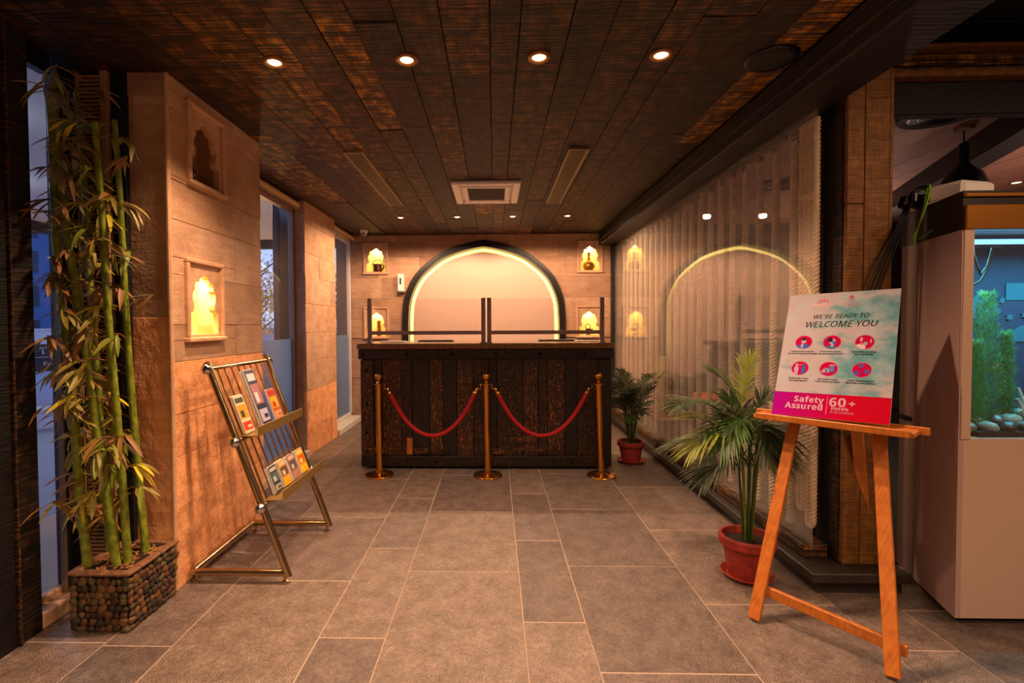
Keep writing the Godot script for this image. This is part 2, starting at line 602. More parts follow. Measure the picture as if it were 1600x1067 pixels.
# ---------------------------------------------------------------- ceiling
func plank_row(parent: Node, x0: float, x1: float, z_near: float, z_far: float, y: float, mats: Array, lo := 1.1, hi := 2.3, step := 0.004) -> void:
	var z := z_near + rng.randf_range(0.0, 0.8)
	while z > z_far:
		var z2 := maxf(z - rng.randf_range(lo, hi), z_far)
		if z2 - z_far < 0.3:
			z2 = z_far
		var zz := minf(z, z_near)
		if zz - z2 > 0.05:
			var s := Shape.new()
			var drop := rng.randf_range(-step, step)
			s.box(V((x0 + x1) / 2, y + 0.011 + drop, (zz + z2) / 2), V(x1 - x0 - 0.004, 0.022, zz - z2 - 0.004), 0.002)
			put("plank", s, mats[rng.randi_range(0, mats.size() - 1)], parent)
		z = z2


func build_ceiling() -> void:
	var c := thing("ceiling", "lobby ceiling of rough-sawn dark brown timber planks", "ceiling", Vector3.ZERO, 0.0, "", "structure")
	var s := Shape.new()
	s.box(V(-0.24, CEIL + 0.08, -1.95), V(4.1, 0.10, 10.5))
	put("ceiling_slab", s, M.void_black, c)
	var mats := [M.wood_0, M.wood_1, M.wood_2, M.wood_3, M.wood_4, M.wood_5, M.wood_0, M.wood_3]
	var x := -2.20
	while x < 1.45:
		var w := rng.randf_range(0.12, 0.23)
		var x2 := minf(x + w, 1.46)
		if 1.46 - x2 < 0.07:
			x2 = 1.46
		plank_row(c, x, x2, -0.9, -7.0, CEIL, mats)
		x = x2
	s = Shape.new()
	s.box(V(-0.37, CEIL + 0.012, 1.15), V(3.66, 0.024, 4.1))
	put("plank_field", s, M.wood_2, c)
	# beam over the rope screen
	var b := thing("trim_1", "dark timber ceiling beam running above the rope screen", "beam", Vector3.ZERO, 0.0, "", "structure")
	s = Shape.new()
	s.box(V(1.59, 2.535, -1.9), V(0.26, 0.17, 10.2), 0.008)
	put("beam_core", s, M.wood_dark, b)
	s = Shape.new()
	s.box(V(1.453, 2.522, -1.9), V(0.014, 0.02, 10.2), 0.003)
	s.box(V(1.715, 2.46, -5.0), V(0.05, 0.05, 4.0), 0.004)
	put("batten", s, M.wood_0, b)


# ---------------------------------------------------------------- stone
func rect_minus(r: Rect2, holes: Array) -> Array:
	var todo := [r]
	for h in holes:
		var next := []
		for q in todo:
			var i: Rect2 = q.intersection(h)
			if i.size.x <= 0.001 or i.size.y <= 0.001:
				next.append(q)
				continue
			if i.position.y > q.position.y:
				next.append(Rect2(q.position, Vector2(q.size.x, i.position.y - q.position.y)))
			if i.end.y < q.end.y:
				next.append(Rect2(Vector2(q.position.x, i.end.y), Vector2(q.size.x, q.end.y - i.end.y)))
			if i.position.x > q.position.x:
				next.append(Rect2(Vector2(q.position.x, i.position.y), Vector2(i.position.x - q.position.x, i.size.y)))
			if i.end.x < q.end.x:
				next.append(Rect2(Vector2(i.end.x, i.position.y), Vector2(q.end.x - i.end.x, i.size.y)))
		todo = next
	return todo


func stone_face(parent: Node, xf: Transform3D, width: float, ys: Array, lo: float, hi: float, mats: Array, thick: float, holes := [], clip := PackedVector2Array(), rough_below := -1.0, rough := []) -> void:
	# courses of ashlar blocks on a face: x along it, y up, z outwards
	for c in ys.size() - 1:
		var y0: float = ys[c]
		var y1: float = ys[c + 1]
		var x := -rng.randf_range(0.0, lo * 0.6)
		while x < width:
			var x2 := x + rng.randf_range(lo, hi)
			if width - x2 < lo * 0.45:
				x2 = width
			var full := Rect2(maxf(x, 0), y0, minf(x2, width) - maxf(x, 0), y1 - y0)
			x = x2
			if full.size.x < 0.03:
				continue
			var out := rng.randf_range(-0.003, 0.003)
			var use: Array = rough if y1 <= rough_below else mats
			var m: Material = use[rng.randi_range(0, use.size() - 1)]
			for q in rect_minus(full, holes):
				var r: Rect2 = q.grow(-0.0010)
				if r.size.x < 0.008 or r.size.y < 0.008:
					continue
				var polys := [PackedVector2Array([r.position, Vector2(r.end.x, r.position.y), r.end, Vector2(r.position.x, r.end.y)])]
				if clip.size():
					polys = Geometry2D.clip_polygons(polys[0], clip)
				for p in polys:
					if Geometry2D.is_polygon_clockwise(p):
						continue
					var s := Shape.new()
					s.xf = xf
					s.prism(p, -thick, out, 0.0022)
					put("stone_block", s, m, parent)


const NICHE := [[1.0, 0.0], [1.0, 0.36], [0.82, 0.36], [0.74, 0.42], [0.72, 0.49], [0.80, 0.55], [0.83, 0.62], [0.79, 0.69], [0.66, 0.73], [0.66, 0.80], [0.60, 0.86], [0.50, 0.88], [0.37, 0.86], [0.32, 0.92], [0.18, 0.95], [0.0, 1.0]]


func niche(parent: Node, xf: Transform3D, lit: float) -> Node3D:
	# a carved stone frame 0.355 x 0.45 with a cusped opening and a recess 0.13 deep behind it
	var n := Node3D.new()
	n.name = "niche"
	n.transform = xf
	parent.add_child(n, true)
	var s := Shape.new()
	var w := 0.1775
	var h := 0.225
	var e := 0.026
	s.box(V(0, h - e / 2, 0.006), V(2 * w, e, 0.034), 0.006)
	s.box(V(0, -h + e / 2, 0.010), V(2 * w + 0.012, e, 0.045), 0.006)
	for k in [-1.0, 1.0]:
		s.box(V(k * (w - e / 2), 0, 0.006), V(e, 2 * h - 2 * e, 0.034), 0.006)
	put("moulding", s, M.carved_stone, n)
	s = Shape.new()
	for k in [-1.0, 1.0]:
		var p := PackedVector2Array()
		for q in NICHE:
			p.append(Vector2(k * q[0] * 0.133, -h + 0.04 + q[1] * 0.335))
		p.append(Vector2(0, h - e))
		p.append(Vector2(k * (w - e), h - e))
		p.append(Vector2(k * (w - e), -h + e))
		p.append(Vector2(k * 0.133, -h + e))
		s.prism(p, -0.03, 0.004)
	s.box(V(0, -h + 0.033, -0.02), V(0.266, 0.014, 0.05))
	put("carved_plate", s, M.carved_stone, n)
	s = Shape.new()
	var d := -0.14
	var a := w - 0.004
	var b := h - 0.004
	s.quad(V(-a, -b, d), V(a, -b, d), V(a, b, d), V(-a, b, d))
	s.quad(V(-a, -b, 0), V(-a, -b, d), V(-a, b, d), V(-a, b, 0))
	s.quad(V(a, -b, d), V(a, -b, 0), V(a, b, 0), V(a, b, d))
	s.quad(V(-a, b, d), V(a, b, d), V(a, b, 0), V(-a, b, 0))
	s.box(V(0, -b + 0.015, d / 2), V(2 * a, 0.04, -d))
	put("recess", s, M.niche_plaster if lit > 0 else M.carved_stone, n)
	if lit > 0:
		s = Shape.new()
		s.box(V(0, h - 0.022, -0.075), V(0.2, 0.012, 0.03), 0.003)
		put("lamp_strip", s, M.niche_glow, n)
		lamp_light(n, V(0, h - 0.05, -0.075), Color(1.0, 0.90, 0.58), lit, 0.03)
	return n


func arch_line(inset: float, bottom := 0.9) -> PackedVector2Array:
	# half outline of the arch, from the bottom right to the apex, in wall coordinates about its middle
	var pts := [Vector2(1.153, 0.6), Vector2(1.153, 1.1), Vector2(1.150, 1.45), Vector2(1.115, 1.745), Vector2(0.965, 2.06), Vector2(0.69, 2.312), Vector2(0.47, 2.425), Vector2(0.23, 2.498), Vector2(0.0, 2.54)]
	var line := PackedVector2Array()
	for i in range(1, pts.size() - 1):
		for k in 5:
			var nxt: Vector2 = pts[i + 2] if i + 2 < pts.size() else Vector2(-0.2, 2.57)
			line.append(pts[i].cubic_interpolate(pts[i + 1], pts[i - 1], nxt, k / 5.0))
	line.append(pts[-1])
	var out := PackedVector2Array()
	for i in line.size():
		var d := (line[mini(i + 1, line.size() - 1)] - line[maxi(i - 1, 0)]).normalized()
		var q := line[i] + Vector2(-d.y, d.x) * inset
		if i == line.size() - 1:
			q = Vector2(0, line[i].y - inset * 1.05)
		if i == 0:
			q.y = bottom
		q.x = maxf(q.x, 0)
		out.append(q)
	return out


func arch_poly(inset: float, bottom := 0.9) -> PackedVector2Array:
	var h := arch_line(inset, bottom)
	var p := h.duplicate()
	for i in range(h.size() - 2, -1, -1):
		p.append(Vector2(-h[i].x, h[i].y))
	return p


func arch_ring(s: Shape, i0: float, i1: float, z0: float, z1: float, bottom := 0.9) -> void:
	var a := arch_line(i0, bottom)
	var b := arch_line(i1, bottom)
	for k in [-1.0, 1.0]:
		for i in a.size() - 1:
			var p := [Vector2(k * a[i].x, a[i].y), Vector2(k * a[i + 1].x, a[i + 1].y), Vector2(k * b[i + 1].x, b[i + 1].y), Vector2(k * b[i].x, b[i].y)]
			var q := []
			for v in p:
				q.append(V(v.x, v.y, z1))
			s.faced(q, Vector3(0, 0, 1))
			var o := Vector3(p[0].x, p[0].y - 1.4, 0)
			s.faced([V(p[0].x, p[0].y, z0), V(p[1].x, p[1].y, z0), V(p[1].x, p[1].y, z1), V(p[0].x, p[0].y, z1)], o)
			s.faced([V(p[3].x, p[3].y, z0), V(p[2].x, p[2].y, z0), V(p[2].x, p[2].y, z1), V(p[3].x, p[3].y, z1)], -o)


func build_back_wall() -> void:
	glow("niche_glow", Color(1.0, 0.9, 0.55), 3.0)
	glow("cove_glow_led", Color(1.0, 0.84, 0.42), 2.6)
	var w := thing("wall_back", "back wall of pale sandstone blocks with lit niches and arch", "wall", Vector3.ZERO, 0.0, "", "structure")
	var s := Shape.new()
	var cx := -0.156
	var x0 := -2.07
	var arch := arch_poly(0.0, 0.0)
	var shifted := PackedVector2Array()
	for p in arch:
		shifted.append(p + Vector2(cx - x0, 0))
	s.box(V(-0.1, 1.35, BACK - 0.26), V(4.4, 2.9, 0.16))
	put("wall_core", s, M.mortar, w)
	var cents := [Vector2(-1.678, 2.294), Vector2(1.338, 2.296), Vector2(-1.679, 1.383), Vector2(1.326, 1.385)]
	var holes := []
	for c in cents:
		holes.append(Rect2(c.x - x0 - 0.17, c.y - 0.215, 0.34, 0.43))
	stone_face(w, Transform3D(Basis(), V(x0, 0, BACK)), 3.70, [0.0, 0.3, 0.6, 0.88, 1.16, 1.44, 1.73, 2.02, 2.31, 2.53, CEIL], 0.5, 0.95, [M.stone_0, M.stone_1, M.stone_2, M.stone_3], 0.17, holes, shifted)
	for c in cents:
		niche(w, Transform3D(Basis(), V(c.x, c.y, BACK)), 0.16)
	# arch: timber frame, glowing cove and inner panel
	var a := Node3D.new()
	a.name = "arch"
	a.position = V(cx, 0, BACK)
	w.add_child(a, true)
	s = Shape.new()
	arch_ring(s, 0.0, 0.05, -0.17, 0.03)
	arch_ring(s, 0.05, 0.088, -0.17, 0.014)
	put("arch_frame", s, M.desk_rail, a)
	s = Shape.new()
	arch_ring(s, 0.095, 0.135, -0.13, -0.125)
	put("cove_light", s, M.cove_glow_led, a)
	s = Shape.new()
	s.prism(arch_poly(0.0, 0.6), -0.18, -0.165)
	put("cove_back", s, M.niche_plaster, a)
	s = Shape.new()
	s.prism(arch_poly(0.155, 0.6), -0.15, -0.055)
	put("arch_panel", s, M.plaster, a)
	var line := arch_line(0.118, 0.95)
	for k in [-1.0, 1.0]:
		for i in range(0, line.size() - 1, 3):
			var p0 := V(k * line[i].x, line[i].y, -0.118)
			var j := mini(i + 3, line.size() - 1)
			var p1 := V(k * line[j].x, line[j].y, -0.118)
			var al := AreaLight3D.new()
			al.name = "cove_strip_light"
			al.area_size = Vector2(p0.distance_to(p1), 0.036)
			al.light_energy = 0.008 * p0.distance_to(p1)
			al.light_color = Color(1.0, 0.86, 0.52)
			al.area_range = 8.0
			al.shadow_enabled = true
			var d := (p1 - p0).normalized()
			al.transform = Transform3D(Basis(d, d.cross(V(0, 0, 1)) * -1.0, V(0, 0, -1)).orthonormalized(), (p0 + p1) / 2)
			a.add_child(al, true)
	# dark post in the corner beside the rope screen
	var t := thing("trim_2", "dark timber corner post between the back wall and the rope screen", "post", Vector3.ZERO, 0.0, "", "structure")
	s = Shape.new()
	s.box(V(1.68, 1.3, -6.93), V(0.12, 2.6, 0.12), 0.006)
	put("post_board", s, M.wood_dark, t)


# ---------------------------------------------------------------- left side
func build_left_wall() -> void:
	var faces := Basis(V(0, 0, -1), V(0, 1, 0), V(1, 0, 0))   # a face that looks towards +x; its x runs away from the camera
	# front pillar
	var p := thing("pillar", "front sandstone pillar with two carved niches beside the bamboo", "pillar", Vector3.ZERO, 0.0, "", "structure")
	var s := Shape.new()
	s.box(V(-1.905, CEIL / 2, -2.97), V(0.20, CEIL, 0.94))
	put("pillar_core", s, M.mortar, p)
	var n1 := Vector2(0.288, 1.493)
	var n2 := Vector2(0.325, 2.335)
	var holes := []
	for c in [n1, n2]:
		holes.append(Rect2(c.x - 0.17, c.y - 0.215, 0.34, 0.43))
	var rough := [M.split_stone_0, M.split_stone_1]
	var smooth := [M.stone_0, M.stone_2, M.stone_1]
	stone_face(p, Transform3D(faces, V(-1.63, 0, -2.46)), 0.98, [0.0, 0.13, 0.41, 0.68, 0.90, 1.17, 1.36, 1.62, 1.90, 2.10, 2.46, CEIL], 0.45, 0.9, smooth, 0.17, holes, PackedVector2Array(), 1.2, rough)
	stone_face(p, Transform3D(Basis(), V(-1.83, 0, -2.46)), 0.195, [0.0, 0.33, 0.63, 0.98, 1.4, 1.78, 2.2, 2.5, CEIL], 0.4, 0.6, [M.stone_1, M.stone_3], 0.04, [], PackedVector2Array(), 1.5, rough)
	stone_face(p, Transform3D(Basis(V(-1, 0, 0), V(0, 1, 0), V(0, 0, -1)), V(-1.635, 0, -3.44)), 0.36, [0.0, 0.4, 0.8, 1.2, 1.6, 2.0, 2.3, CEIL], 0.4, 0.6, smooth, 0.03)
	s = Shape.new()
	s.box(V(-1.633, CEIL / 2, -2.462), V(0.022, CEIL, 0.022), 0.007)
	put("corner_bead", s, M.carved_stone, p)
	niche(p, Transform3D(faces, V(-1.63, n1.y, -2.46 - n1.x)), 0.28)
	niche(p, Transform3D(faces, V(-1.63, n2.y, -2.46 - n2.x)), 0.0)
	# rear pillar
	var q := thing("pillar", "rear sandstone pillar standing between the two windows", "pillar", Vector3.ZERO, 0.0, "", "structure")
	s = Shape.new()
	s.box(V(-2.01, CEIL / 2, -5.48), V(0.12, CEIL, 0.92))
	put("pillar_core", s, M.mortar, q)
	stone_face(q, Transform3D(faces, V(-1.92, 0, -5.0)), 0.96, [0.0, 0.28, 0.56, 0.68, 0.98, 1.28, 1.58, 1.86, 2.10, 2.40, CEIL], 0.4, 0.96, smooth, 0.03, [], PackedVector2Array(), 0.7, rough)
	stone_face(q, Transform3D(Basis(), V(-2.045, 0, -5.0)), 0.122, [0.0, 0.4, 0.75, 1.1, 1.5, 1.9, 2.25, CEIL], 0.3, 0.5, [M.stone_1, M.stone_3], 0.03)
	# windows with a frosted lower half
	var wins := [["window_1", "tall window between the stone pillars with frosted lower half", -3.44, -5.0], ["window_2", "tall window in the back corner with frosted lower half", -5.96, -6.96]]
	for w in wins:
		var win := thing(w[0], w[1], "window", V(-2.05, 0, 0), 0.0, "", "structure")
		var zc: float = (w[2] + w[3]) / 2
		var len: float = w[2] - w[3]
		s = Shape.new()
		s.box(V(0, 1.30, zc), V(0.008, 2.42, len - 0.03))
		put("pane", s, M.window_pane, win)
		s = Shape.new()
		s.box(V(-0.008, 0.655, zc), V(0.003, 1.13, len - 0.04))
		put("frosted_film", s, M.frosted_film, win)
		s = Shape.new()
		s.box(V(0, 2.55, zc), V(0.05, 0.12, len), 0.004)
		s.box(V(0, 0.105, zc), V(0.05, 0.05, len), 0.004)
		s.box(V(0, 1.3, w[2] - 0.02), V(0.05, 2.5, 0.04), 0.004)
		s.box(V(0, 1.3, w[3] + 0.02), V(0.05, 2.5, 0.04), 0.004)
		put("window_frame", s, M.white_paint if w[0] == "window_2" else M.metal_frame, win)
		s = Shape.new()
		s.box(V(0.06, 0.04, zc), V(0.20, 0.08, len), 0.006)
		put("sill", s, M.white_paint, win)
		var bl := thing("roller_blind", "rolled-up cream blind at the top of the " + ("window between the pillars" if w[0] == "window_1" else "back corner window"), "blind", V(-1.985, 2.565, zc), 0.0, "rolled-up window blinds")
		s = Shape.new()
		s.tube([V(0, 0, len / 2 - 0.03), V(0, 0, -len / 2 + 0.03)], 0.034, 16)
		put("blind_roll", s, M.blind_cream, bl)
		s = Shape.new()
		s.tube([V(0.012, -0.036, len / 2 - 0.04), V(0.012, -0.036, -len / 2 + 0.04)], 0.008, 8)
		put("hem_bar", s, M.vent_metal, bl)
		for k in [-1.0, 1.0]:
			s = Shape.new()
			s.box(V(-0.01, 0.0, k * (len / 2 - 0.022)), V(0.075, 0.085, 0.012), 0.004)
			put("bracket", s, M.blind_cream, bl)
	# front window: a narrow strip of glass beyond the timber post
	var w0 := thing("window_3", "narrow front window strip behind the bamboo with a stone sill", "window", Vector3.ZERO, 0.0, "", "structure")
	s = Shape.new()
	s.box(V(-2.09, 1.33, -2.22), V(0.008, 2.40, 0.18))
	put("pane", s, M.window_pane, w0)
	s = Shape.new()
	s.box(V(-2.10, 1.31, -2.38), V(0.07, 2.6, 0.10), 0.004)
	s.box(V(-2.09, 2.575, -2.2), V(0.05, 0.09, 0.18), 0.003)
	put("window_frame", s, M.dark_frame, w0)
	s = Shape.new()
	s.box(V(-2.083, 1.31, -2.318), V(0.03, 2.5, 0.012), 0.002)
	put("edge_strip", s, M.vent_metal, w0)
	s = Shape.new()
	s.box(V(-2.06, 0.035, -2.27), V(0.08, 0.07, 0.28), 0.006)
	put("sill", s, M.carved_stone, w0)
	s = Shape.new()
	s.box(V(-2.12, 0.06, -2.27), V(0.05, 0.08, 0.28), 0.006)
	put("sill", s, M.carved_stone, w0)
	# ribbed timber panel behind the bamboo
	var t := thing("trim_3", "ribbed timber panel behind the bamboo stalks", "panel", Vector3.ZERO, 0.0, "", "structure")
	s = Shape.new()
	s.box(V(-1.97, CEIL / 2, -2.475), V(0.28, CEIL, 0.03))
	put("backing_board", s, M.wood_dark, t)
	for x in [-2.085, -1.93]:
		s = Shape.new()
		s.box(V(x, CEIL / 2, -2.445), V(0.035, CEIL, 0.03), 0.003)
		put("board", s, M.rib_wood, t)
	s = Shape.new()
	s.box(V(-1.85, CEIL / 2, -2.45), V(0.05, CEIL, 0.03), 0.003)
	put("board", s, M.wood_dark, t)
	for i in 130:
		s = Shape.new()
		s.box(V(-2.008, 0.02 + i * 0.02, -2.452), V(0.116, 0.011, 0.014), 0.002)
		put("slat", s, M.rib_wood, t)
	# near timber wall
	var g := thing("wall_left", "dark rough-sawn timber wall in front of the bamboo", "wall", Vector3.ZERO, 0.0, "", "structure")
	s = Shape.new()
	s.box(V(-2.17, 1.35, 0.54), V(0.22, 2.7, 5.32))
	put("wall_core", s, M.void_black, g)
	var z := -2.13
	var k := 0
	while z < -0.9:
		var wd: float = [0.105, 0.012, 0.14, 0.11, 0.16][k % 5]
		s = Shape.new()
		var pr := 0.014 if k % 5 == 1 else 0.0
		s.box(V(-2.04 + pr / 2, CEIL / 2, z + wd / 2), V(0.04 + pr, CEIL, wd - 0.003), 0.003)
		put("plank", s, [M.wood_2, M.wood_3, M.wood_dark, M.wood_5, M.wood_0][k % 5], g)
		z += wd
		k += 1
	s = Shape.new()
	s.box(V(-2.04, CEIL / 2, (z + 3.2) / 2), V(0.04, CEIL, 3.2 - z))
	put("plank_field", s, M.wood_0, g)


# ---------------------------------------------------------------- right side
func build_right_side() -> void:
	# kerb below the rope screen
	var k := thing("kerb", "low dark stone kerb under the rope screen with a timber sill", "kerb", Vector3.ZERO, 0.0, "", "structure")
	var s := Shape.new()
	s.box(V(1.80, 0.095, -4.72), V(0.48, 0.05, 4.54), 0.006)
	s.box(V(1.82, 0.035, -4.73), V(0.42, 0.07, 4.46))
	put("kerb_slab", s, M.kerb_stone, k)
	s = Shape.new()
	s.box(V(1.68, 0.155, -4.765), V(0.13, 0.07, 4.29), 0.006)
	put("timber_sill", s, M.wood_3, k)
	# glass behind the ropes
	var g := thing("window_4", "glass partition in front of the hanging ropes reflecting the lobby", "window", Vector3.ZERO, 0.0, "", "structure")
	s = Shape.new()
	s.box(V(1.655, 1.32, -3.105), V(0.012, 2.28, 0.98))
	put("pane", s, M.tint_pane, g)
	s = Shape.new()
	s.box(V(1.655, 1.32, -5.265), V(0.012, 2.28, 3.32))
	put("pane", s, M.tint_pane, g)
	# timber-clad column
	var c := thing("column", "square column clad in rough-sawn timber boards behind the easel", "column", Vector3.ZERO, 0.0, "", "structure")
	s = Shape.new()
	s.box(V(1.88, 1.38, -2.72), V(0.20, 2.5, 0.28))
	put("column_core", s, M.void_black, c)
	var front := [[1.765, 1.852, 0.12, 1.95, 4], [1.765, 1.852, 1.95, 2.62, 1], [1.852, 1.975, 0.12, 2.62, 4]]
	for f in front:
		s = Shape.new()
		s.box(V((f[0] + f[1]) / 2, (f[2] + f[3]) / 2, -2.56), V(f[1] - f[0] - 0.003, f[3] - f[2] - 0.003, 0.026), 0.003)
		put("board", s, M.wood_gold, c)
	s = Shape.new()
	s.box(V(1.985, 1.37, -2.60), V(0.018, 2.5, 0.10), 0.003)
	put("edge_board", s, M.wood_gold, c)
	var side := [[-2.575, -2.63, 5], [-2.63, -2.72, 2], [-2.72, -2.78, 3], [-2.78, -2.86, 2]]
	for f in side:
		s = Shape.new()
		s.box(V(1.772 + (0.012 if f[2] == 3 else 0.0), 1.37, (f[0] + f[1]) / 2), V(0.022, 2.5, f[0] - f[1] - 0.003), 0.003)
		put("board", s, M["wood_%d" % f[2]] if f[2] != 2 else M.wood_dark, c)
	# lintel and louvres above the opening on the right
	var l := thing("lintel", "dark timber lintel and louvres above the aquarium", "lintel", Vector3.ZERO, 0.0, "", "structure")
	s = Shape.new()
	s.box(V(3.35, 2.515, -2.69), V(2.74, 0.17, 0.06), 0.006)
	put("beam_core", s, M.wood_black, l)
	var boards := [[2.622, 0.035, -2.66, 0.10, 6], [2.652, 0.02, -2.70, 0.14, 3], [2.725, 0.06, -2.72, 0.06, 4], [2.775, 0.018, -2.68, 0.10, 6]]
	for b in boards:
		s = Shape.new()
		s.box(V(3.35, b[0], b[2]), V(2.74, b[1], b[3]), 0.004)
		put("board", s, M.wood_gold if b[4] == 6 else M["wood_%d" % b[4]], l)
	s = Shape.new()
	s.box(V(3.35, 2.92, -2.80), V(2.74, 0.62, 0.04))
	put("backing_board", s, M.void_black, l)
	for i in 9:
		s = Shape.new()
		s.xf = Transform3D(Basis(Vector3.RIGHT, 0.5), V(3.35, 2.815 + i * 0.042, -2.73))
		s.box(Vector3.ZERO, V(2.7, 0.008, 0.05), 0.002)
		put("slat", s, M.dark_frame, l)
	# the dim room behind the glass
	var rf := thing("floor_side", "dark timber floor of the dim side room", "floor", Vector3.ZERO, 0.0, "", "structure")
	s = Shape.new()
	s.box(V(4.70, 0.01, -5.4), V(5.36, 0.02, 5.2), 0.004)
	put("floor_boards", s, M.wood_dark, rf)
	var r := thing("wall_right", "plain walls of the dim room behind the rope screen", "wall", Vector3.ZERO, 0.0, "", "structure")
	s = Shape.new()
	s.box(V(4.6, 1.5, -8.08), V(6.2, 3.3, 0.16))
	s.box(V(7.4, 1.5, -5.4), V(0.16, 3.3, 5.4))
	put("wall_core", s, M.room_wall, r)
	var rc := thing("ceiling_side", "pale pinkish plank ceiling of the side room", "ceiling", Vector3.ZERO, 0.0, "", "structure")
	s = Shape.new()
	s.box(V(4.6, 3.02, -5.4), V(5.8, 0.12, 5.4))
	put("ceiling_slab", s, M.void_black, rc)
	var x := 1.72
	while x < 7.3:
		plank_row(rc, x, x + 0.33, -2.82, -8.0, 2.93, [M.pink_plank_0, M.pink_plank_1], 6.0, 7.0, 0.001)
		x += 0.33
	s = Shape.new()
	s.box(V(1.66, 2.83, -5.4), V(0.12, 0.38, 5.4))
	put("fascia", s, M.wood_dark, rc)
	var bm := thing("trim_4", "dark sloping-looking ceiling beam crossing the side room", "beam", Vector3.ZERO, 0.0, "", "structure")
	tag(bm, "dark timber beam under the pinkish ceiling of the side room", "beam", "", "structure")
	s = Shape.new()
	s.bar(V(5.3, 2.83, -7.1), V(3.55, 2.83, -2.86), 0.2, 0.2, Vector3.UP)
	put("beam_core", s, M.wood_dark, bm)


func build_enclosure() -> void:
	var w := thing("wall_front", "plain dark timber wall behind the viewer", "wall", Vector3.ZERO, 0.0, "", "structure")
	var s := Shape.new()
	s.box(V(1.1, 1.6, 3.28), V(6.9, 3.4, 0.16))
	put("wall_core", s, M.wood_5, w)
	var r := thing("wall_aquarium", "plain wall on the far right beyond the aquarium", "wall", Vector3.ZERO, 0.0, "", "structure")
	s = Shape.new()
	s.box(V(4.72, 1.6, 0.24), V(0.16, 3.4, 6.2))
	put("wall_core", s, M.room_wall, r)
	var c := thing("ceiling_high", "dark raised ceiling above the aquarium", "ceiling", Vector3.ZERO, 0.0, "", "structure")
	s = Shape.new()
	s.box(V(3.2, 3.26, 0.24), V(3.2, 0.1, 6.2))
	put("ceiling_slab", s, M.wood_dark, c)
	s = Shape.new()
	s.box(V(1.69, 2.94, 0.24), V(0.06, 0.64, 6.0))
	put("fascia", s, M.wood_dark, c)


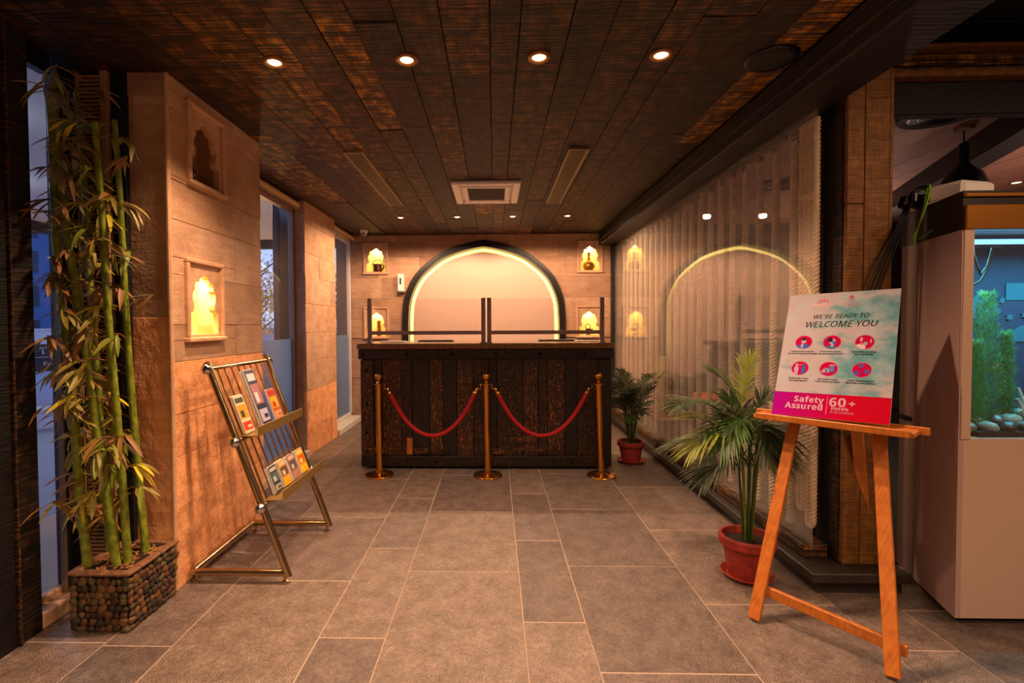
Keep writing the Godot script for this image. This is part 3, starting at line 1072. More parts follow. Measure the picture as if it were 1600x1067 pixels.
func build_outside() -> void:
	glow("cool_lens", Color(0.86, 0.92, 1.0), 3.0)
	var g := thing("ground", "pale paved ground outside the windows", "ground", Vector3.ZERO, 0.0, "", "structure")
	var s := Shape.new()
	s.box(V(-17.3, -0.2, -14), V(30, 0.2, 50))
	put("paving", s, M.asphalt, g)
	var gr := MultiMeshInstance3D.new()
	var mm := MultiMesh.new()
	mm.transform_format = MultiMesh.TRANSFORM_3D
	s = Shape.new()
	s.leaf(Vector3.ZERO, V(0.1, 1, 0), V(0, 0, 1), 0.09, 0.008, 0.2, 2)
	mm.mesh = s.mesh()
	mm.instance_count = 2600
	for i in 2600:
		var b := Basis(Vector3.UP, rng.randf() * TAU) * Basis(Vector3.RIGHT, rng.randf_range(-0.5, 0.5))
		mm.set_instance_transform(i, Transform3D(b, V(rng.randf_range(-2.75, -2.3), -0.1, rng.randf_range(-4.0, -2.2))))
	gr.multimesh = mm
	gr.material_override = M.leaf_mid
	gr.name = "grass"
	add_child(gr)
	tag(gr, "strip of short green grass outside the narrow front window", "grass", "", "stuff")
	# canopy outside
	var c := thing("canopy", "pale flat canopy over the drive outside, on dark columns", "canopy", Vector3.ZERO, 0.0, "", "structure")
	s = Shape.new()
	s.box(V(-5.4, 3.35, -6.2), V(6.0, 0.2, 9.6))
	put("soffit", s, M.white_paint, c)
	s = Shape.new()
	s.box(V(-5.4, 3.18, -11.0), V(6.0, 0.22, 0.2))
	s.box(V(-8.3, 3.18, -6.2), V(0.2, 0.22, 9.6))
	put("edge_beam", s, M.dark_frame, c)
	s = Shape.new()
	s.box(V(-2.54, 1.6, -6.15), V(0.08, 3.4, 0.85), 0.01)
	put("column", s, M.dark_frame, c)
	s = Shape.new()
	s.box(V(-4.50, 1.05, -10.2), V(0.08, 2.3, 0.08), 0.01)
	put("column", s, M.wood_4, c)
	for q in [V(-4.2, 3.25, -7.0), V(-6.4, 3.25, -6.0), V(-4.6, 3.25, -4.0)]:
		var cl := thing("canopy_light", "round cool white light under the outside canopy, %s" % ["farthest from the front pillar", "outermost over the drive", "nearest the front pillar"][int(q.z == -6.0) + 2 * int(q.z == -4.0)], "light", q, 0.0, "lights under the outside canopy")
		s = Shape.new()
		s.lathe([Vector2(0.09, -0.002), Vector2(0.10, -0.02), Vector2(0.12, -0.014), Vector2(0.12, 0.0)], 24)
		put("trim_ring", s, M.white_paint, cl)
		s = Shape.new()
		s.lathe([Vector2(0.0, -0.016), Vector2(0.06, -0.012), Vector2(0.092, -0.002)], 20)
		put("lamp_lens", s, M.cool_lens, cl)
		lamp_light(cl, V(0, -0.05, 0), Color(0.80, 0.86, 1.0), 1.0, 0.06)
	# low white wall and lamp-lit building far off
	var w := thing("garden_wall", "low white boundary wall beyond the drive outside", "wall", V(-12, -0.1, -19))
	s = Shape.new()
	s.box(V(0, 0.65, 0), V(20, 1.3, 0.25))
	put("wall_body", s, M.white_paint, w)
	s = Shape.new()
	s.box(V(0, 1.34, 0), V(20, 0.08, 0.34), 0.01)
	put("coping", s, M.white_paint, w)
	# sign by the drive
	var sg := thing("sign_board", "dark purple signboard with pale letters seen through the front window", "sign", V(-9.1, 0.0, -10.0), 0.72)
	s = Shape.new()
	s.box(V(0, 0.72, 0), V(1.9, 0.56, 0.08), 0.01)
	put("board", s, M.sign_purple, sg)
	for k in [-0.8, 0.8]:
		s = Shape.new()
		s.box(V(k, 0.12, -0.02), V(0.08, 0.46, 0.06), 0.005)
		put("leg", s, M.metal_frame, sg)
	lettering(sg, "T", V(-0.165, 0.865, 0.042), 0.18, M.white_paint, "serif")
	lettering(sg, "|", V(-0.06, 0.865, 0.042), 0.16, M.white_paint, "serif")
	lettering(sg, "PA", V(-0.10, 0.60, 0.042), 0.11, M.white_paint, "serif")
	s = Shape.new()
	s.box(V(0, 0.735, 0.041), V(1.8, 0.008, 0.004))
	put("dividing_line", s, M.white_paint, sg)
	var be := thing("bench", "low pale bench slab on the ground outside the front window", "bench", V(-6.3, -0.1, -6.7), 0.75)
	s = Shape.new()
	s.box(V(0, 0.30, 0), V(1.6, 0.06, 0.35), 0.01)
	put("seat", s, M.white_paint, be)
	for k in [-0.6, 0.6]:
		s = Shape.new()
		s.box(V(k, 0.135, 0), V(0.08, 0.27, 0.3), 0.01)
		put("leg", s, M.metal_frame, be)
	var bd := thing("far_building", "bluish building with window rows far outside the front window", "building", V(-22, -0.1, -22), 0.72)
	s = Shape.new()
	s.box(V(0, 3.5, 0), V(14, 7, 4))
	put("wall_body", s, M.far_wall, bd)
	for i in 4:
		for j in 10:
			s = Shape.new()
			s.box(V(-6.0 + j * 1.33, 1.3 + i * 1.5, 2.0), V(0.8, 0.9, 0.1))
			put("window", s, M.far_glass, bd)
	# trees
	var spots := [[-6.6, -13.5, 3.6, "leafy tree outside the window between the pillars"], [-3.6, -12.0, 3.2, "leafy tree outside the back corner window"], [-9.2, -16.5, 4.4, "taller leafy tree further off outside the window between the pillars"]]
	for i in spots.size():
		var sp: Array = spots[i]
		var t := thing("tree", sp[3], "tree", V(sp[0], -0.1, sp[1]))
		s = Shape.new()
		s.tube([V(0, 0, 0), V(0.05, 0.9, 0.02), V(-0.03, 1.8, 0), V(0.04, sp[2] - 0.6, 0)], [0.09, 0.07, 0.055, 0.02], 8)
		for k in 9:
			var a := TAU * k / 9.0 + i
			var h: float = 1.2 + 0.2 * k
			s.tube([V(0, h, 0), V(cos(a) * 0.5, h + 0.4, sin(a) * 0.5), V(cos(a) * 1.0, h + 0.7 - 0.05 * k, sin(a) * 1.0)], [0.03, 0.018, 0.006], 5)
		put("trunk", s, M.wood_dark, t)
		s = Shape.new()
		for k in 3000:
			var d := V(rng.randfn(), rng.randfn() * 0.75, rng.randfn())
			d = d.normalized() * pow(rng.randf(), 0.45) * 1.25
			var c0: Vector3 = V(0, sp[2] - 1.35, 0) + d
			s.leaf(c0, V(rng.randfn(), -0.3 + rng.randfn() * 0.4, rng.randfn()), Vector3.UP, 0.11, 0.045, 0.3, 2)
		put("foliage", s, M.leaf_tree if i else M.leaf_olive, t)
	var gl := thing("garden_lamp", "low warm garden lamp under the tree outside the window", "lamp", V(-5.9, -0.1, -11.9))
	s = Shape.new()
	s.lathe([Vector2(0.0, 0.0), Vector2(0.08, 0.0), Vector2(0.08, 0.02), Vector2(0.025, 0.04), Vector2(0.025, 0.5), Vector2(0.0, 0.5)], 12, Vector3.ZERO, true)
	put("post", s, M.dark_frame, gl)
	s = Shape.new()
	s.blob(V(0, 0.57, 0), V(0.07, 0.09, 0.07), 0, 0.0, 14, 8)
	put("bulb", s, glow("garden_bulb", Color(1.0, 0.8, 0.45), 3.0), gl)
	lamp_light(gl, V(0, 0.57, 0), Color(1.0, 0.75, 0.4), 4.0, 0.06)


func lettering(parent: Node, text: String, at: Vector3, size: float, m: Material, style := "sans", align := HORIZONTAL_ALIGNMENT_CENTER, bold := false, italic := 0.0, called := "lettering") -> MeshInstance3D:
	var t := TextMesh.new()
	var f := SystemFont.new()
	f.font_names = PackedStringArray(["Droid Serif" if style == "serif" else "Droid Sans"])
	f.font_weight = 700 if bold else 400
	t.font = f
	t.font_size = 32
	t.pixel_size = size / 32.0
	t.depth = 0.0004
	t.curve_step = 2.0
	t.text = text
	t.horizontal_alignment = align
	var o := MeshInstance3D.new()
	o.name = called
	o.mesh = t
	o.material_override = m
	o.transform = Transform3D(Basis(V(1, 0, 0), V(italic, 1, 0), V(0, 0, 1)), at)
	parent.add_child(o, true)
	return o


# ---------------------------------------------------------------- reception desk
func build_desk() -> void:
	var d := thing("reception_desk", "long reception desk of dark reclaimed planks with bolted rails", "desk")
	var s := Shape.new()
	s.box(V(-0.09, 0.58, -4.95), V(2.26, 1.10, 0.58))
	put("carcass", s, M.void_black, d)
	var xs := [-1.168, -1.061, -0.876, -0.781, -0.614, -0.489, -0.358, -0.203, -0.066, 0.018, 0.262, 0.405, 0.489, 0.65, 0.769, 0.966]
	var tone := [2, 1, 0, 2, 1, 2, 1, 0, 2, 0, 1, 0, 1, 2, 0]
	for i in xs.size() - 1:
		s = Shape.new()
		s.box(V((xs[i] + xs[i + 1]) / 2, 0.58, -4.645 + rng.randf_range(-0.004, 0.004)), V(xs[i + 1] - xs[i] - 0.003, 0.93, 0.03), 0.003)
		put("plank", s, M["desk_%d" % tone[i]], d)
	var patches := [[-1.15, -1.0, 0.135, 0.21, 3], [-0.832, -0.778, 0.135, 0.29, 9], [-0.77, -0.62, 0.135, 0.20, 3], [-0.77, -0.62, 0.205, 0.28, 2], [-0.03, 0.09, 0.135, 0.19, 3], [0.16, 0.45, 0.16, 0.20, 3], [0.12, 0.40, 0.24, 0.30, 1]]
	for p in patches:
		s = Shape.new()
		s.box(V((p[0] + p[1]) / 2, (p[2] + p[3]) / 2, -4.632), V(p[1] - p[0], p[3] - p[2], 0.02), 0.003)
		put("patch", s, M.easel_pine if p[4] == 9 else M["desk_%d" % p[4]], d)
	s = Shape.new()
	s.box(V(-0.09, 1.083, -4.62), V(2.37, 0.095, 0.06), 0.006)
	put("top_rail", s, M.desk_rail, d)
	s = Shape.new()
	s.box(V(-0.09, 0.078, -4.62), V(2.33, 0.10, 0.05), 0.006)
	put("bottom_rail", s, M.desk_rail, d)
	for x in [-1.2, 1.02]:
		s = Shape.new()
		s.box(V(x, 0.53, -4.618), V(0.115, 1.0, 0.045), 0.006)
		put("stile", s, M.desk_1 if x < 0 else M.desk_rail, d)
	for x in [-1.245, 1.065]:
		for i in 4:
			s = Shape.new()
			s.box(V(x, 0.56, -4.73 - i * 0.145), V(0.03, 1.05, 0.14), 0.003)
			put("side_plank", s, M["desk_%d" % (i % 3)], d)
	s = Shape.new()
	s.box(V(-0.095, 1.156, -4.94), V(2.38, 0.05, 0.74), 0.008)
	put("counter_top", s, M.counter_wood, d)
	for x in [-1.225, -0.82, -0.40, 0.01, 0.42, 0.83]:
		bolt(d, V(x, 1.08, -4.59))
	for x in [-0.55, -0.08, 0.55, 0.72, 0.94]:
		bolt(d, V(x, 0.08, -4.595))
	for y in [0.93, 0.62, 0.35, 0.17]:
		bolt(d, V(-1.2, y, -4.595))
	# two glass guards
	for g in [[-1.19, -0.107, "left half of the counter"], [-0.052, 1.01, "right half of the counter"]]:
		var t := thing("glass_guard", "clear glass screen in a brown metal frame on the " + g[2], "screen", V((g[0] + g[1]) / 2, 1.181, -4.70), 0.0, "glass screens on the reception counter")
		var hw: float = (g[1] - g[0]) / 2
		for k in [-1.0, 1.0]:
			s = Shape.new()
			s.box(V(k * hw, 0.213, 0), V(0.04, 0.426, 0.03), 0.003)
			put("post", s, M.metal_frame, t)
			s = Shape.new()
			s.box(V(k * hw, 0.004, 0.0), V(0.06, 0.008, 0.10), 0.002)
			put("foot_plate", s, M.metal_frame, t)
		s = Shape.new()
		s.box(V(0, 0.098, 0), V(2 * hw - 0.04, 0.036, 0.026), 0.003)
		put("bar", s, M.metal_frame, t)
		s = Shape.new()
		s.box(V(0, 0.268, 0), V(2 * hw - 0.04, 0.304, 0.006))
		put("pane", s, M.pane, t)
	# pads and papers on the counter
	for x in [-0.60, 0.62]:
		var t := thing("keyboard", "flat black keyboard on the counter %s" % ["behind the left glass screen" if x < 0 else "behind the right glass screen"], "keyboard", V(x, 1.181, -5.08), 0.0, "keyboards on the reception counter")
		s = Shape.new()
		s.box(V(0, 0.007, 0), V(0.36, 0.014, 0.15), 0.004)
		put("case", s, M.black_plastic, t)
		s = Shape.new()
		for r in 4:
			for c in 14:
				s.box(V(-0.156 + c * 0.024, 0.015, -0.048 + r * 0.03), V(0.019, 0.008, 0.024), 0.002)
		put("keys", s, M.grey_plastic, t)
	for x in [-1.02, 0.93]:
		s = Shape.new()
		for i in 3:
			s.box(V(0, 0.002 + 0.003 * i, 0.004 * i), V(0.24, 0.003, 0.16))
		var o := put("paper_stack", s, M.white_paint)
		o.position = V(x, 1.181, -5.0)
		tag(o, "small stack of white paper on the %s end of the counter" % ["arch's shadowed left" if x < -1.5 else ("left" if x < 0 else "right")], "paper", "papers on the reception counter")


func bolt(parent: Node, at: Vector3) -> void:
	var s := Shape.new()
	s.xf = Transform3D(Basis(Vector3.RIGHT, PI / 2), at)
	s.lathe([Vector2(0.016, -0.004), Vector2(0.016, 0.003), Vector2(0.010, 0.009), Vector2(0.0, 0.011)], 10)
	put("bolt", s, M.iron, parent)


# ---------------------------------------------------------------- stanchions and velvet ropes
func build_stanchions() -> void:
	var xs := [-1.042, -0.068, 0.945]
	var lean := [0.0, 0.012, 0.036]
	var names := ["left end of the desk", "middle of the desk", "right end of the desk"]
	for i in 3:
		var t := thing("stanchion", "polished brass barrier post with ball top before the " + names[i], "barrier post", V(xs[i], 0, -4.41), 0.0, "brass barrier posts before the desk")
		var s := Shape.new()
		s.lathe([Vector2(0.0, 0.0), Vector2(0.128, 0.0), Vector2(0.130, 0.008), Vector2(0.126, 0.016), Vector2(0.06, 0.024), Vector2(0.034, 0.034), Vector2(0.03, 0.05), Vector2(0.0, 0.05)], 40, Vector3.ZERO, true)
		put("base", s, M.brass, t)
		var tilt := Transform3D(Basis(Vector3.BACK, lean[i]), Vector3.ZERO)
		s = Shape.new()
		s.xf = tilt
		s.lathe([Vector2(0.027, 0.03), Vector2(0.027, 0.822)], 24)
		put("pole", s, M.brass, t)
		s = Shape.new()
		s.xf = tilt
		s.lathe([Vector2(0.027, 0.818), Vector2(0.046, 0.822), Vector2(0.046, 0.829), Vector2(0.020, 0.835), Vector2(0.014, 0.846), Vector2(0.020, 0.855), Vector2(0.013, 0.862)], 24, Vector3.ZERO, true)
		put("collar", s, M.brass, t)
		s = Shape.new()
		s.xf = tilt
		s.blob(V(0, 0.893, 0), V(0.036, 0.036, 0.036), 0, 0.0, 20, 12)
		put("ball", s, M.brass, t)
	var spans := [[-1.042, -0.078, "between the left and middle brass posts"], [-0.078, 0.912, "between the middle and right brass posts"]]
	for sp in spans:
		var t := thing("barrier_rope", "sagging red velvet rope hung " + sp[2], "rope", V((sp[0] + sp[1]) / 2, 0, -4.41), 0.0, "red velvet barrier ropes")
		var half: float = (sp[1] - sp[0]) / 2
		var hx := half - 0.105
		var p := []
		for i in 41:
			var u := -1.0 + i / 20.0
			p.append(V(u * hx, 0.362 + 0.375 * (cosh(u * 1.35) - 1) / (cosh(1.35) - 1), 0))
		var s := Shape.new()
		s.tube(p, 0.019, 12, true)
		put("velvet", s, M.velvet, t)
		for k in [-1.0, 1.0]:
			s = Shape.new()
			var a: Vector3 = V(k * hx, 0.737, 0)
			var b: Vector3 = V(k * (hx + 0.024), 0.785, 0)
			s.tube([a, a.lerp(b, 0.5), a.lerp(b, 0.55), b], [0.022, 0.022, 0.016, 0.012], 14)
			put("ferrule", s, M.brass, t)
			s = Shape.new()
			var h := []
			for j in 11:
				var an := -0.6 + j * 0.45
				h.append(b + V(k * (0.018 + 0.016 * sin(an - 1.2)), 0.014 + 0.018 * cos(an + 2.2), 0))
			h.append(V(k * (half - 0.046), 0.826, 0))
			s.tube(h, 0.0045, 6)
			put("hook", s, M.brass, t)


# ---------------------------------------------------------------- brochure rack
func build_rack() -> void:
	var t := thing("brochure_rack", "leaning stainless steel brochure rack with two shelves by the front pillar", "rack")
	var zn := -2.55
	var zf := -3.20
	var on := func(y: float, z: float, out := 0.0) -> Vector3:
		var f := (y - 0.04) / 1.11
		return V(-1.09 - 0.41 * f + out, y, z)
	var s := Shape.new()
	for z in [zn, zf]:
		s = Shape.new()
		s.tube([on.call(0.035, z), on.call(1.165, z)], 0.019, 14)
		put("post", s, M.steel, t)
		s = Shape.new()
		s.tube([V(-1.60, 0.055, z), V(-1.095, 0.055, z)], 0.019, 14)
		put("foot_bar", s, M.steel, t)
		for x in [-1.58, -1.11]:
			s = Shape.new()
			s.lathe([Vector2(0.018, 0.0), Vector2(0.018, 0.012), Vector2(0.007, 0.016), Vector2(0.007, 0.04)], 12, V(x, 0, z), true)
			put("levelling_foot", s, M.steel, t)
	s = Shape.new()
	s.tube([V(-1.60, 0.055, zn - 0.0), V(-1.60, 0.055, zf)], 0.019, 14)
	put("foot_bar", s, M.steel, t)
	for y in [1.13, 0.75, 0.405]:
		s = Shape.new()
		s.tube([on.call(y, zn + 0.02), on.call(y, zf - 0.02)], 0.012, 12)
		put("cross_bar", s, M.steel, t)
		for z in [zn + 0.03, zf - 0.03]:
			var k := 1.0 if z > -2.7 else -1.0
			s = Shape.new()
			s.xf = Transform3D(Basis(Vector3.RIGHT, k * PI / 2), on.call(y, z))
			s.lathe([Vector2(0.012, -0.02), Vector2(0.026, -0.012), Vector2(0.028, 0.002), Vector2(0.02, 0.014), Vector2(0.0, 0.018)], 14)
			put("knob", s, M.chrome, t)
	for i in 8:
		s = Shape.new()
		var z := zn - 0.075 - i * 0.071
		s.tube([on.call(1.13, z, -0.004), on.call(0.40, z, -0.004)], 0.0055, 6)
		put("rod", s, M.steel, t)
	for y in [0.765, 0.42]:
		s = Shape.new()
		var a: Vector3 = on.call(y, zn - 0.05)
		var b: Vector3 = on.call(y, zf + 0.0)
		s.box(V(a.x + 0.045, y, (a.z + b.z) / 2), V(0.10, 0.006, 0.60), 0.001)
		s.box(V(a.x + 0.096, y + 0.024, (a.z + b.z) / 2), V(0.005, 0.054, 0.60), 0.001)
		put("shelf", s, M.steel_shelf, t)
	# brochures leaning on the rods
	var lean := atan2(0.41, 1.11)
	var list := [
		[0.77, -2.665, 0.105, 0.215, 0.012, [Color(0.80, 0.78, 0.62), Color(0.22, 0.26, 0.16), Color(0.86, 0.60, 0.10), Color(0.80, 0.22, 0.08)], "pale brochure with yellow and red foot, leftmost on the upper shelf"],
		[0.77, -2.842, 0.11, 0.34, 0.030, [Color(0.14, 0.16, 0.28), Color(0.85, 0.83, 0.88), Color(0.66, 0.42, 0.46), Color(0.72, 0.70, 0.80)], "tall stack of dark blue newspapers standing on the upper shelf"],
		[0.77, -3.045, 0.105, 0.20, 0.012, [Color(0.75, 0.36, 0.16), Color(0.72, 0.14, 0.08), Color(0.90, 0.70, 0.12), Color(0.82, 0.62, 0.42)], "orange brochure at the far end of the upper shelf"],
		[0.425, -2.715, 0.085, 0.15, 0.022, [Color(0.20, 0.24, 0.26), Color(0.75, 0.74, 0.66), Color(0.34, 0.40, 0.42), Color(0.62, 0.60, 0.50)], "dark grey leaflets at the near end of the lower shelf"],
		[0.425, -2.835, 0.095, 0.15, 0.022, [Color(0.84, 0.62, 0.22), Color(0.80, 0.76, 0.62), Color(0.42, 0.30, 0.26), Color(0.90, 0.66, 0.10)], "amber leaflets, second from the near end of the lower shelf"],
		[0.425, -2.96, 0.095, 0.15, 0.022, [Color(0.62, 0.46, 0.40), Color(0.82, 0.74, 0.62), Color(0.40, 0.32, 0.36), Color(0.72, 0.52, 0.42)], "mauve leaflets, third from the near end of the lower shelf"],
		[0.425, -3.09, 0.10, 0.15, 0.022, [Color(0.92, 0.66, 0.08), Color(0.90, 0.84, 0.58), Color(0.80, 0.40, 0.08), Color(0.95, 0.76, 0.20)], "yellow leaflets at the far end of the lower shelf"],
	]
	for L in list:
		var foot: Vector3 = on.call(L[0], L[1], 0.012)
		var b := thing("brochure", L[6], "brochure", foot, 0.0, "brochures on the steel rack")
		b.basis = Basis(Vector3.BACK, lean) * Basis(Vector3.UP, PI / 2)
		var w: float = L[2]
		var h: float = L[3]
		var th: float = L[4]
		var sh := Shape.new()
		var n := int(maxf(2, th / 0.005))
		for i in n:
			sh.box(V(rng.randf_range(-0.003, 0.003), h / 2 + rng.randf_range(-0.004, 0.003), th * (i + 0.5) / n), V(w, h, th / n * 0.8), 0.001)
		put("pages", sh, M.white_paint, b)
		var cs: Array = L[5]
		for q in [[0.5, 0.5, 1.0, 1.0, 0, 0.001], [0.5, 0.86, 0.8, 0.13, 1, 0.0018], [0.5, 0.56, 0.86, 0.36, 2, 0.0018], [0.38, 0.5, 0.34, 0.18, 1, 0.0024], [0.5, 0.18, 0.86, 0.22, 3, 0.0018], [0.62, 0.16, 0.4, 0.07, 0, 0.0024]]:
			sh = Shape.new()
			sh.box(V((q[0] - 0.5) * w, q[1] * h, th + q[5]), V(q[2] * w * 0.985, q[3] * h * 0.985, 0.0008))
			put("cover" if q[5] < 0.0015 else "printed_panel", sh, flat_color(cs[q[4]]), b)


func flat_color(c: Color) -> StandardMaterial3D:
	var key := "print_" + c.to_html(false)
	return M[key] if M.has(key) else mat(key, c, 0.35)


# ---------------------------------------------------------------- bamboo in its pebble planter
func build_bamboo() -> void:
	var pl := thing("planter", "square planter box faced with brown river pebbles", "planter", V(-1.755, 0, -2.29))
	var s := Shape.new()
	var hw := 0.125
	var hd := 0.16
	s.box(V(0, 0.128, 0.0), V(2 * hw, 0.25, 2 * hd), 0.004)
	put("box", s, M.void_black, pl)
	var meshes := []
	for i in 7:
		s = Shape.new()
		s.blob(Vector3.ZERO, V(1, rng.randf_range(0.62, 0.95), 0.55), 50 + i, 0.6, 9, 6)
		meshes.append(s.mesh())
	for face in 2:
		var wd := 2 * (hw if face == 0 else hd) + 0.01
		var y := 0.014
		while y < 0.25:
			var x := -wd / 2 + 0.012 + rng.randf_range(-0.004, 0.006)
			while x < wd / 2 - 0.004:
				var r := rng.randf_range(0.014, 0.0235)
				var o := MeshInstance3D.new()
				o.name = "pebble"
				o.mesh = meshes[rng.randi_range(0, 6)]
				o.material_override = M["pebble_%d" % rng.randi_range(0, 4)]
				var b := Basis(Vector3.BACK, rng.randf() * TAU).scaled(Vector3.ONE * r)
				var at := V(x, y + rng.randf_range(-0.004, 0.004), hd + 0.006)
				if face == 1:
					b = Basis(Vector3.UP, PI / 2) * b
					at = V(hw + 0.006, at.y, -x)
				o.transform = Transform3D(b, at)
				pl.add_child(o, true)
				x += r * 1.75
			y += 0.030
	for k in 4:
		s = Shape.new()
		var along := k < 2
		for i in 5:
			var c := -1.0 + 0.4 * i + 0.2
			var e := 1.0 if k % 2 == 0 else -1.0
			var at := V(c * (hw + 0.012), 0.26, e * hd) if along else V(e * hw, 0.26, c * (hd + 0.012))
			var sz := V(0.058, 0.018, 0.04) if along else V(0.04, 0.018, 0.072)
			s.xf = Transform3D(Basis(Vector3.UP, rng.randf_range(-0.12, 0.12)) * Basis(Vector3.BACK, rng.randf_range(-0.06, 0.06)), at)
			s.box(Vector3.ZERO, sz, 0.006)
		put("rim_slabs", s, M.rim_slab, pl)
	s = Shape.new()
	s.box(V(0, 0.251, 0), V(2 * hw - 0.03, 0.01, 2 * hd - 0.03))
	put("soil", s, M.soil, pl)
	s = Shape.new()
	for i in 90:
		s.xf = Transform3D(Basis(Vector3.UP, rng.randf() * TAU) * Basis(Vector3.RIGHT, rng.randf_range(-0.5, 0.5)), V(rng.randf_range(-0.1, 0.1), 0.261, rng.randf_range(-0.13, 0.13)))
		s.box(Vector3.ZERO, V(rng.randf_range(0.012, 0.03), 0.004, 0.009))
	var chips := put("bark_chips", s, M.bark_chip, pl)
	chips.set_meta("kind", "stuff")
	# stalks: points given as x, y at their own depth
	var leaf_meshes := []
	for i in 4:
		s = Shape.new()
		s.leaf(Vector3.ZERO, V(0, 0, 1), Vector3.UP, 1.0, 0.175, [0.12, 0.3, 0.5, 0.2][i], 5)
		leaf_meshes.append(s.mesh())
	var stalks := [
		[-2.205, 0.0175, [V(-1.875, 0.25, 0), V(-1.905, 0.62, 0), V(-1.925, 0.98, 0), V(-1.957, 1.40, 0), V(-1.985, 1.80, 0), V(-1.99, 2.2, 0), V(-2.0, 2.44, 0)], "thick stalk at the left front corner of the planter"],
		[-2.215, 0.0185, [V(-1.745, 0.25, 0), V(-1.79, 0.62, 0), V(-1.835, 0.98, 0), V(-1.885, 1.40, 0), V(-1.94, 1.78, 0), V(-1.97, 2.1, 0), V(-1.985, 2.46, 0)], "leaning stalk in the middle of the planter front"],
		[-2.235, 0.0160, [V(-1.71, 0.25, 0), V(-1.725, 0.62, 0), V(-1.745, 0.96, 0), V(-1.775, 1.41, 0), V(-1.79, 1.82, 0), V(-1.815, 2.3, 0)], "stalk on the right of the planter front"],
		[-2.36, 0.0160, [V(-1.715, 0.25, 0), V(-1.74, 0.60, 0), V(-1.765, 1.0, 0), V(-1.785, 1.42, 0), V(-1.80, 1.95, 0), V(-1.82, 2.36, 0)], "stalk nearest the front stone pillar"],
		[-2.33, 0.0165, [V(-1.865, 0.25, 0), V(-1.89, 0.7, 0), V(-1.93, 1.45, 0), V(-1.955, 2.17, 0), V(-1.98, 2.48, 0)], "stalk behind the others before the ribbed panel"],
		[-2.40, 0.0140, [V(-1.93, 0.25, 0), V(-1.955, 0.9, 0), V(-1.985, 1.6, 0), V(-2.005, 2.1, 0)], "slender stalk at the rear left of the planter"],
	]
	var mats := [M.leaf_olive, M.leaf_brown, M.leaf_brown, M.leaf_lime, M.leaf_yellow, M.leaf_olive, M.leaf_brown, M.leaf_olive]
	for k in stalks.size():
		var st: Array = stalks[k]
		var pts: Array = st[2]
		var t := thing("bamboo_stalk", "green bamboo %s" % st[3], "bamboo", V(pts[0].x, 0.25, st[0]), 0.0, "bamboo stalks in the pebble planter")
		# resample the line and add the rings of the nodes
		var line := []
		var rad := []
		var total := 0.0
		for i in pts.size() - 1:
			var steps := int(maxf(2, pts[i].distance_to(pts[i + 1]) / 0.03))
			for j in steps:
				var q: Vector3 = pts[i].cubic_interpolate(pts[i + 1], pts[maxi(i - 1, 0)], pts[mini(i + 2, pts.size() - 1)], float(j) / steps)
				line.append(q - V(pts[0].x, 0.25, 0))
		for i in line.size():
			var y: float = line[i].y
			var ph := fposmod(y + 0.07 * k, 0.21)
			var r: float = st[1] * lerpf(1.12, 0.72, y / 2.3)
			rad.append(r * (1.16 if ph < 0.02 else 1.0))
		s = Shape.new()
		s.tube(line, rad, 12)
		put("culm", s, M.culm, t)
		# leafy twigs
		var n_tw: int = [24, 25, 23, 20, 22, 15][k]
		for i in n_tw:
			var f := (i + 0.5) / n_tw
			f = lerpf(0.10, 1.0, f) + rng.randf_range(-0.03, 0.03)
			var c: Vector3 = line[clampi(int(f * line.size()), 0, line.size() - 1)]
			var ang := rng.randf_range(-0.5, PI + 0.5) if k < 4 else rng.randf() * TAU
			if i % 2 == 0:
				ang = rng.randf_range(PI * 0.75, PI * 1.15)   # towards the glass
			var dir := V(cos(ang), rng.randf_range(0.0, 0.5), sin(ang) * 0.8).normalized()
			var reach := rng.randf_range(0.05, 0.19)
			var tip := c + dir * reach
			var worldx: float = pts[0].x + tip.x
			if worldx < -1.99:
				tip.x = -1.99 - pts[0].x + rng.randf_range(0.0, 0.05)
			if st[0] + tip.z < -2.38:
				tip.z = -2.38 - st[0]
			s = Shape.new()
			s.tube([c, c.lerp(tip, 0.5) + V(0, 0.012, 0), tip], [0.0032, 0.0025, 0.0015], 5)
			var tw := put("twig", s, M.leaf_brown, t)
			var nl := rng.randi_range(5, 8)
			var m: Material = mats[rng.randi_range(0, 7)]
			for j in nl:
				var o := MeshInstance3D.new()
				o.name = "leaf"
				o.mesh = leaf_meshes[rng.randi_range(0, 3)]
				o.material_override = m if rng.randf() < 0.7 else mats[rng.randi_range(0, 7)]
				var yaw := atan2(dir.x, dir.z) + rng.randf_range(-1.3, 1.3)
				var b := Basis(Vector3.UP, yaw) * Basis(Vector3.RIGHT, rng.randf_range(0.05, 0.9)) * Basis(Vector3.BACK, rng.randf_range(-0.5, 0.5))
				var at := c.lerp(tip, rng.randf_range(0.55, 1.0))
				if pts[0].x + at.x + sin(yaw) * 0.13 < -2.05 or pts[0].x + at.x + sin(yaw) * 0.13 > -1.66 and k > 2:
					yaw = -yaw
				if st[0] + at.z + cos(yaw) * 0.1 < -2.42:
					yaw = PI - yaw
				b = Basis(Vector3.UP, yaw) * Basis(Vector3.RIGHT, rng.randf_range(0.05, 0.9)) * Basis(Vector3.BACK, rng.randf_range(-0.5, 0.5))
				var ln := rng.randf_range(0.085, 0.15)
				o.transform = Transform3D(b.scaled(V(ln, ln, ln)), at)
				tw.add_child(o, true)


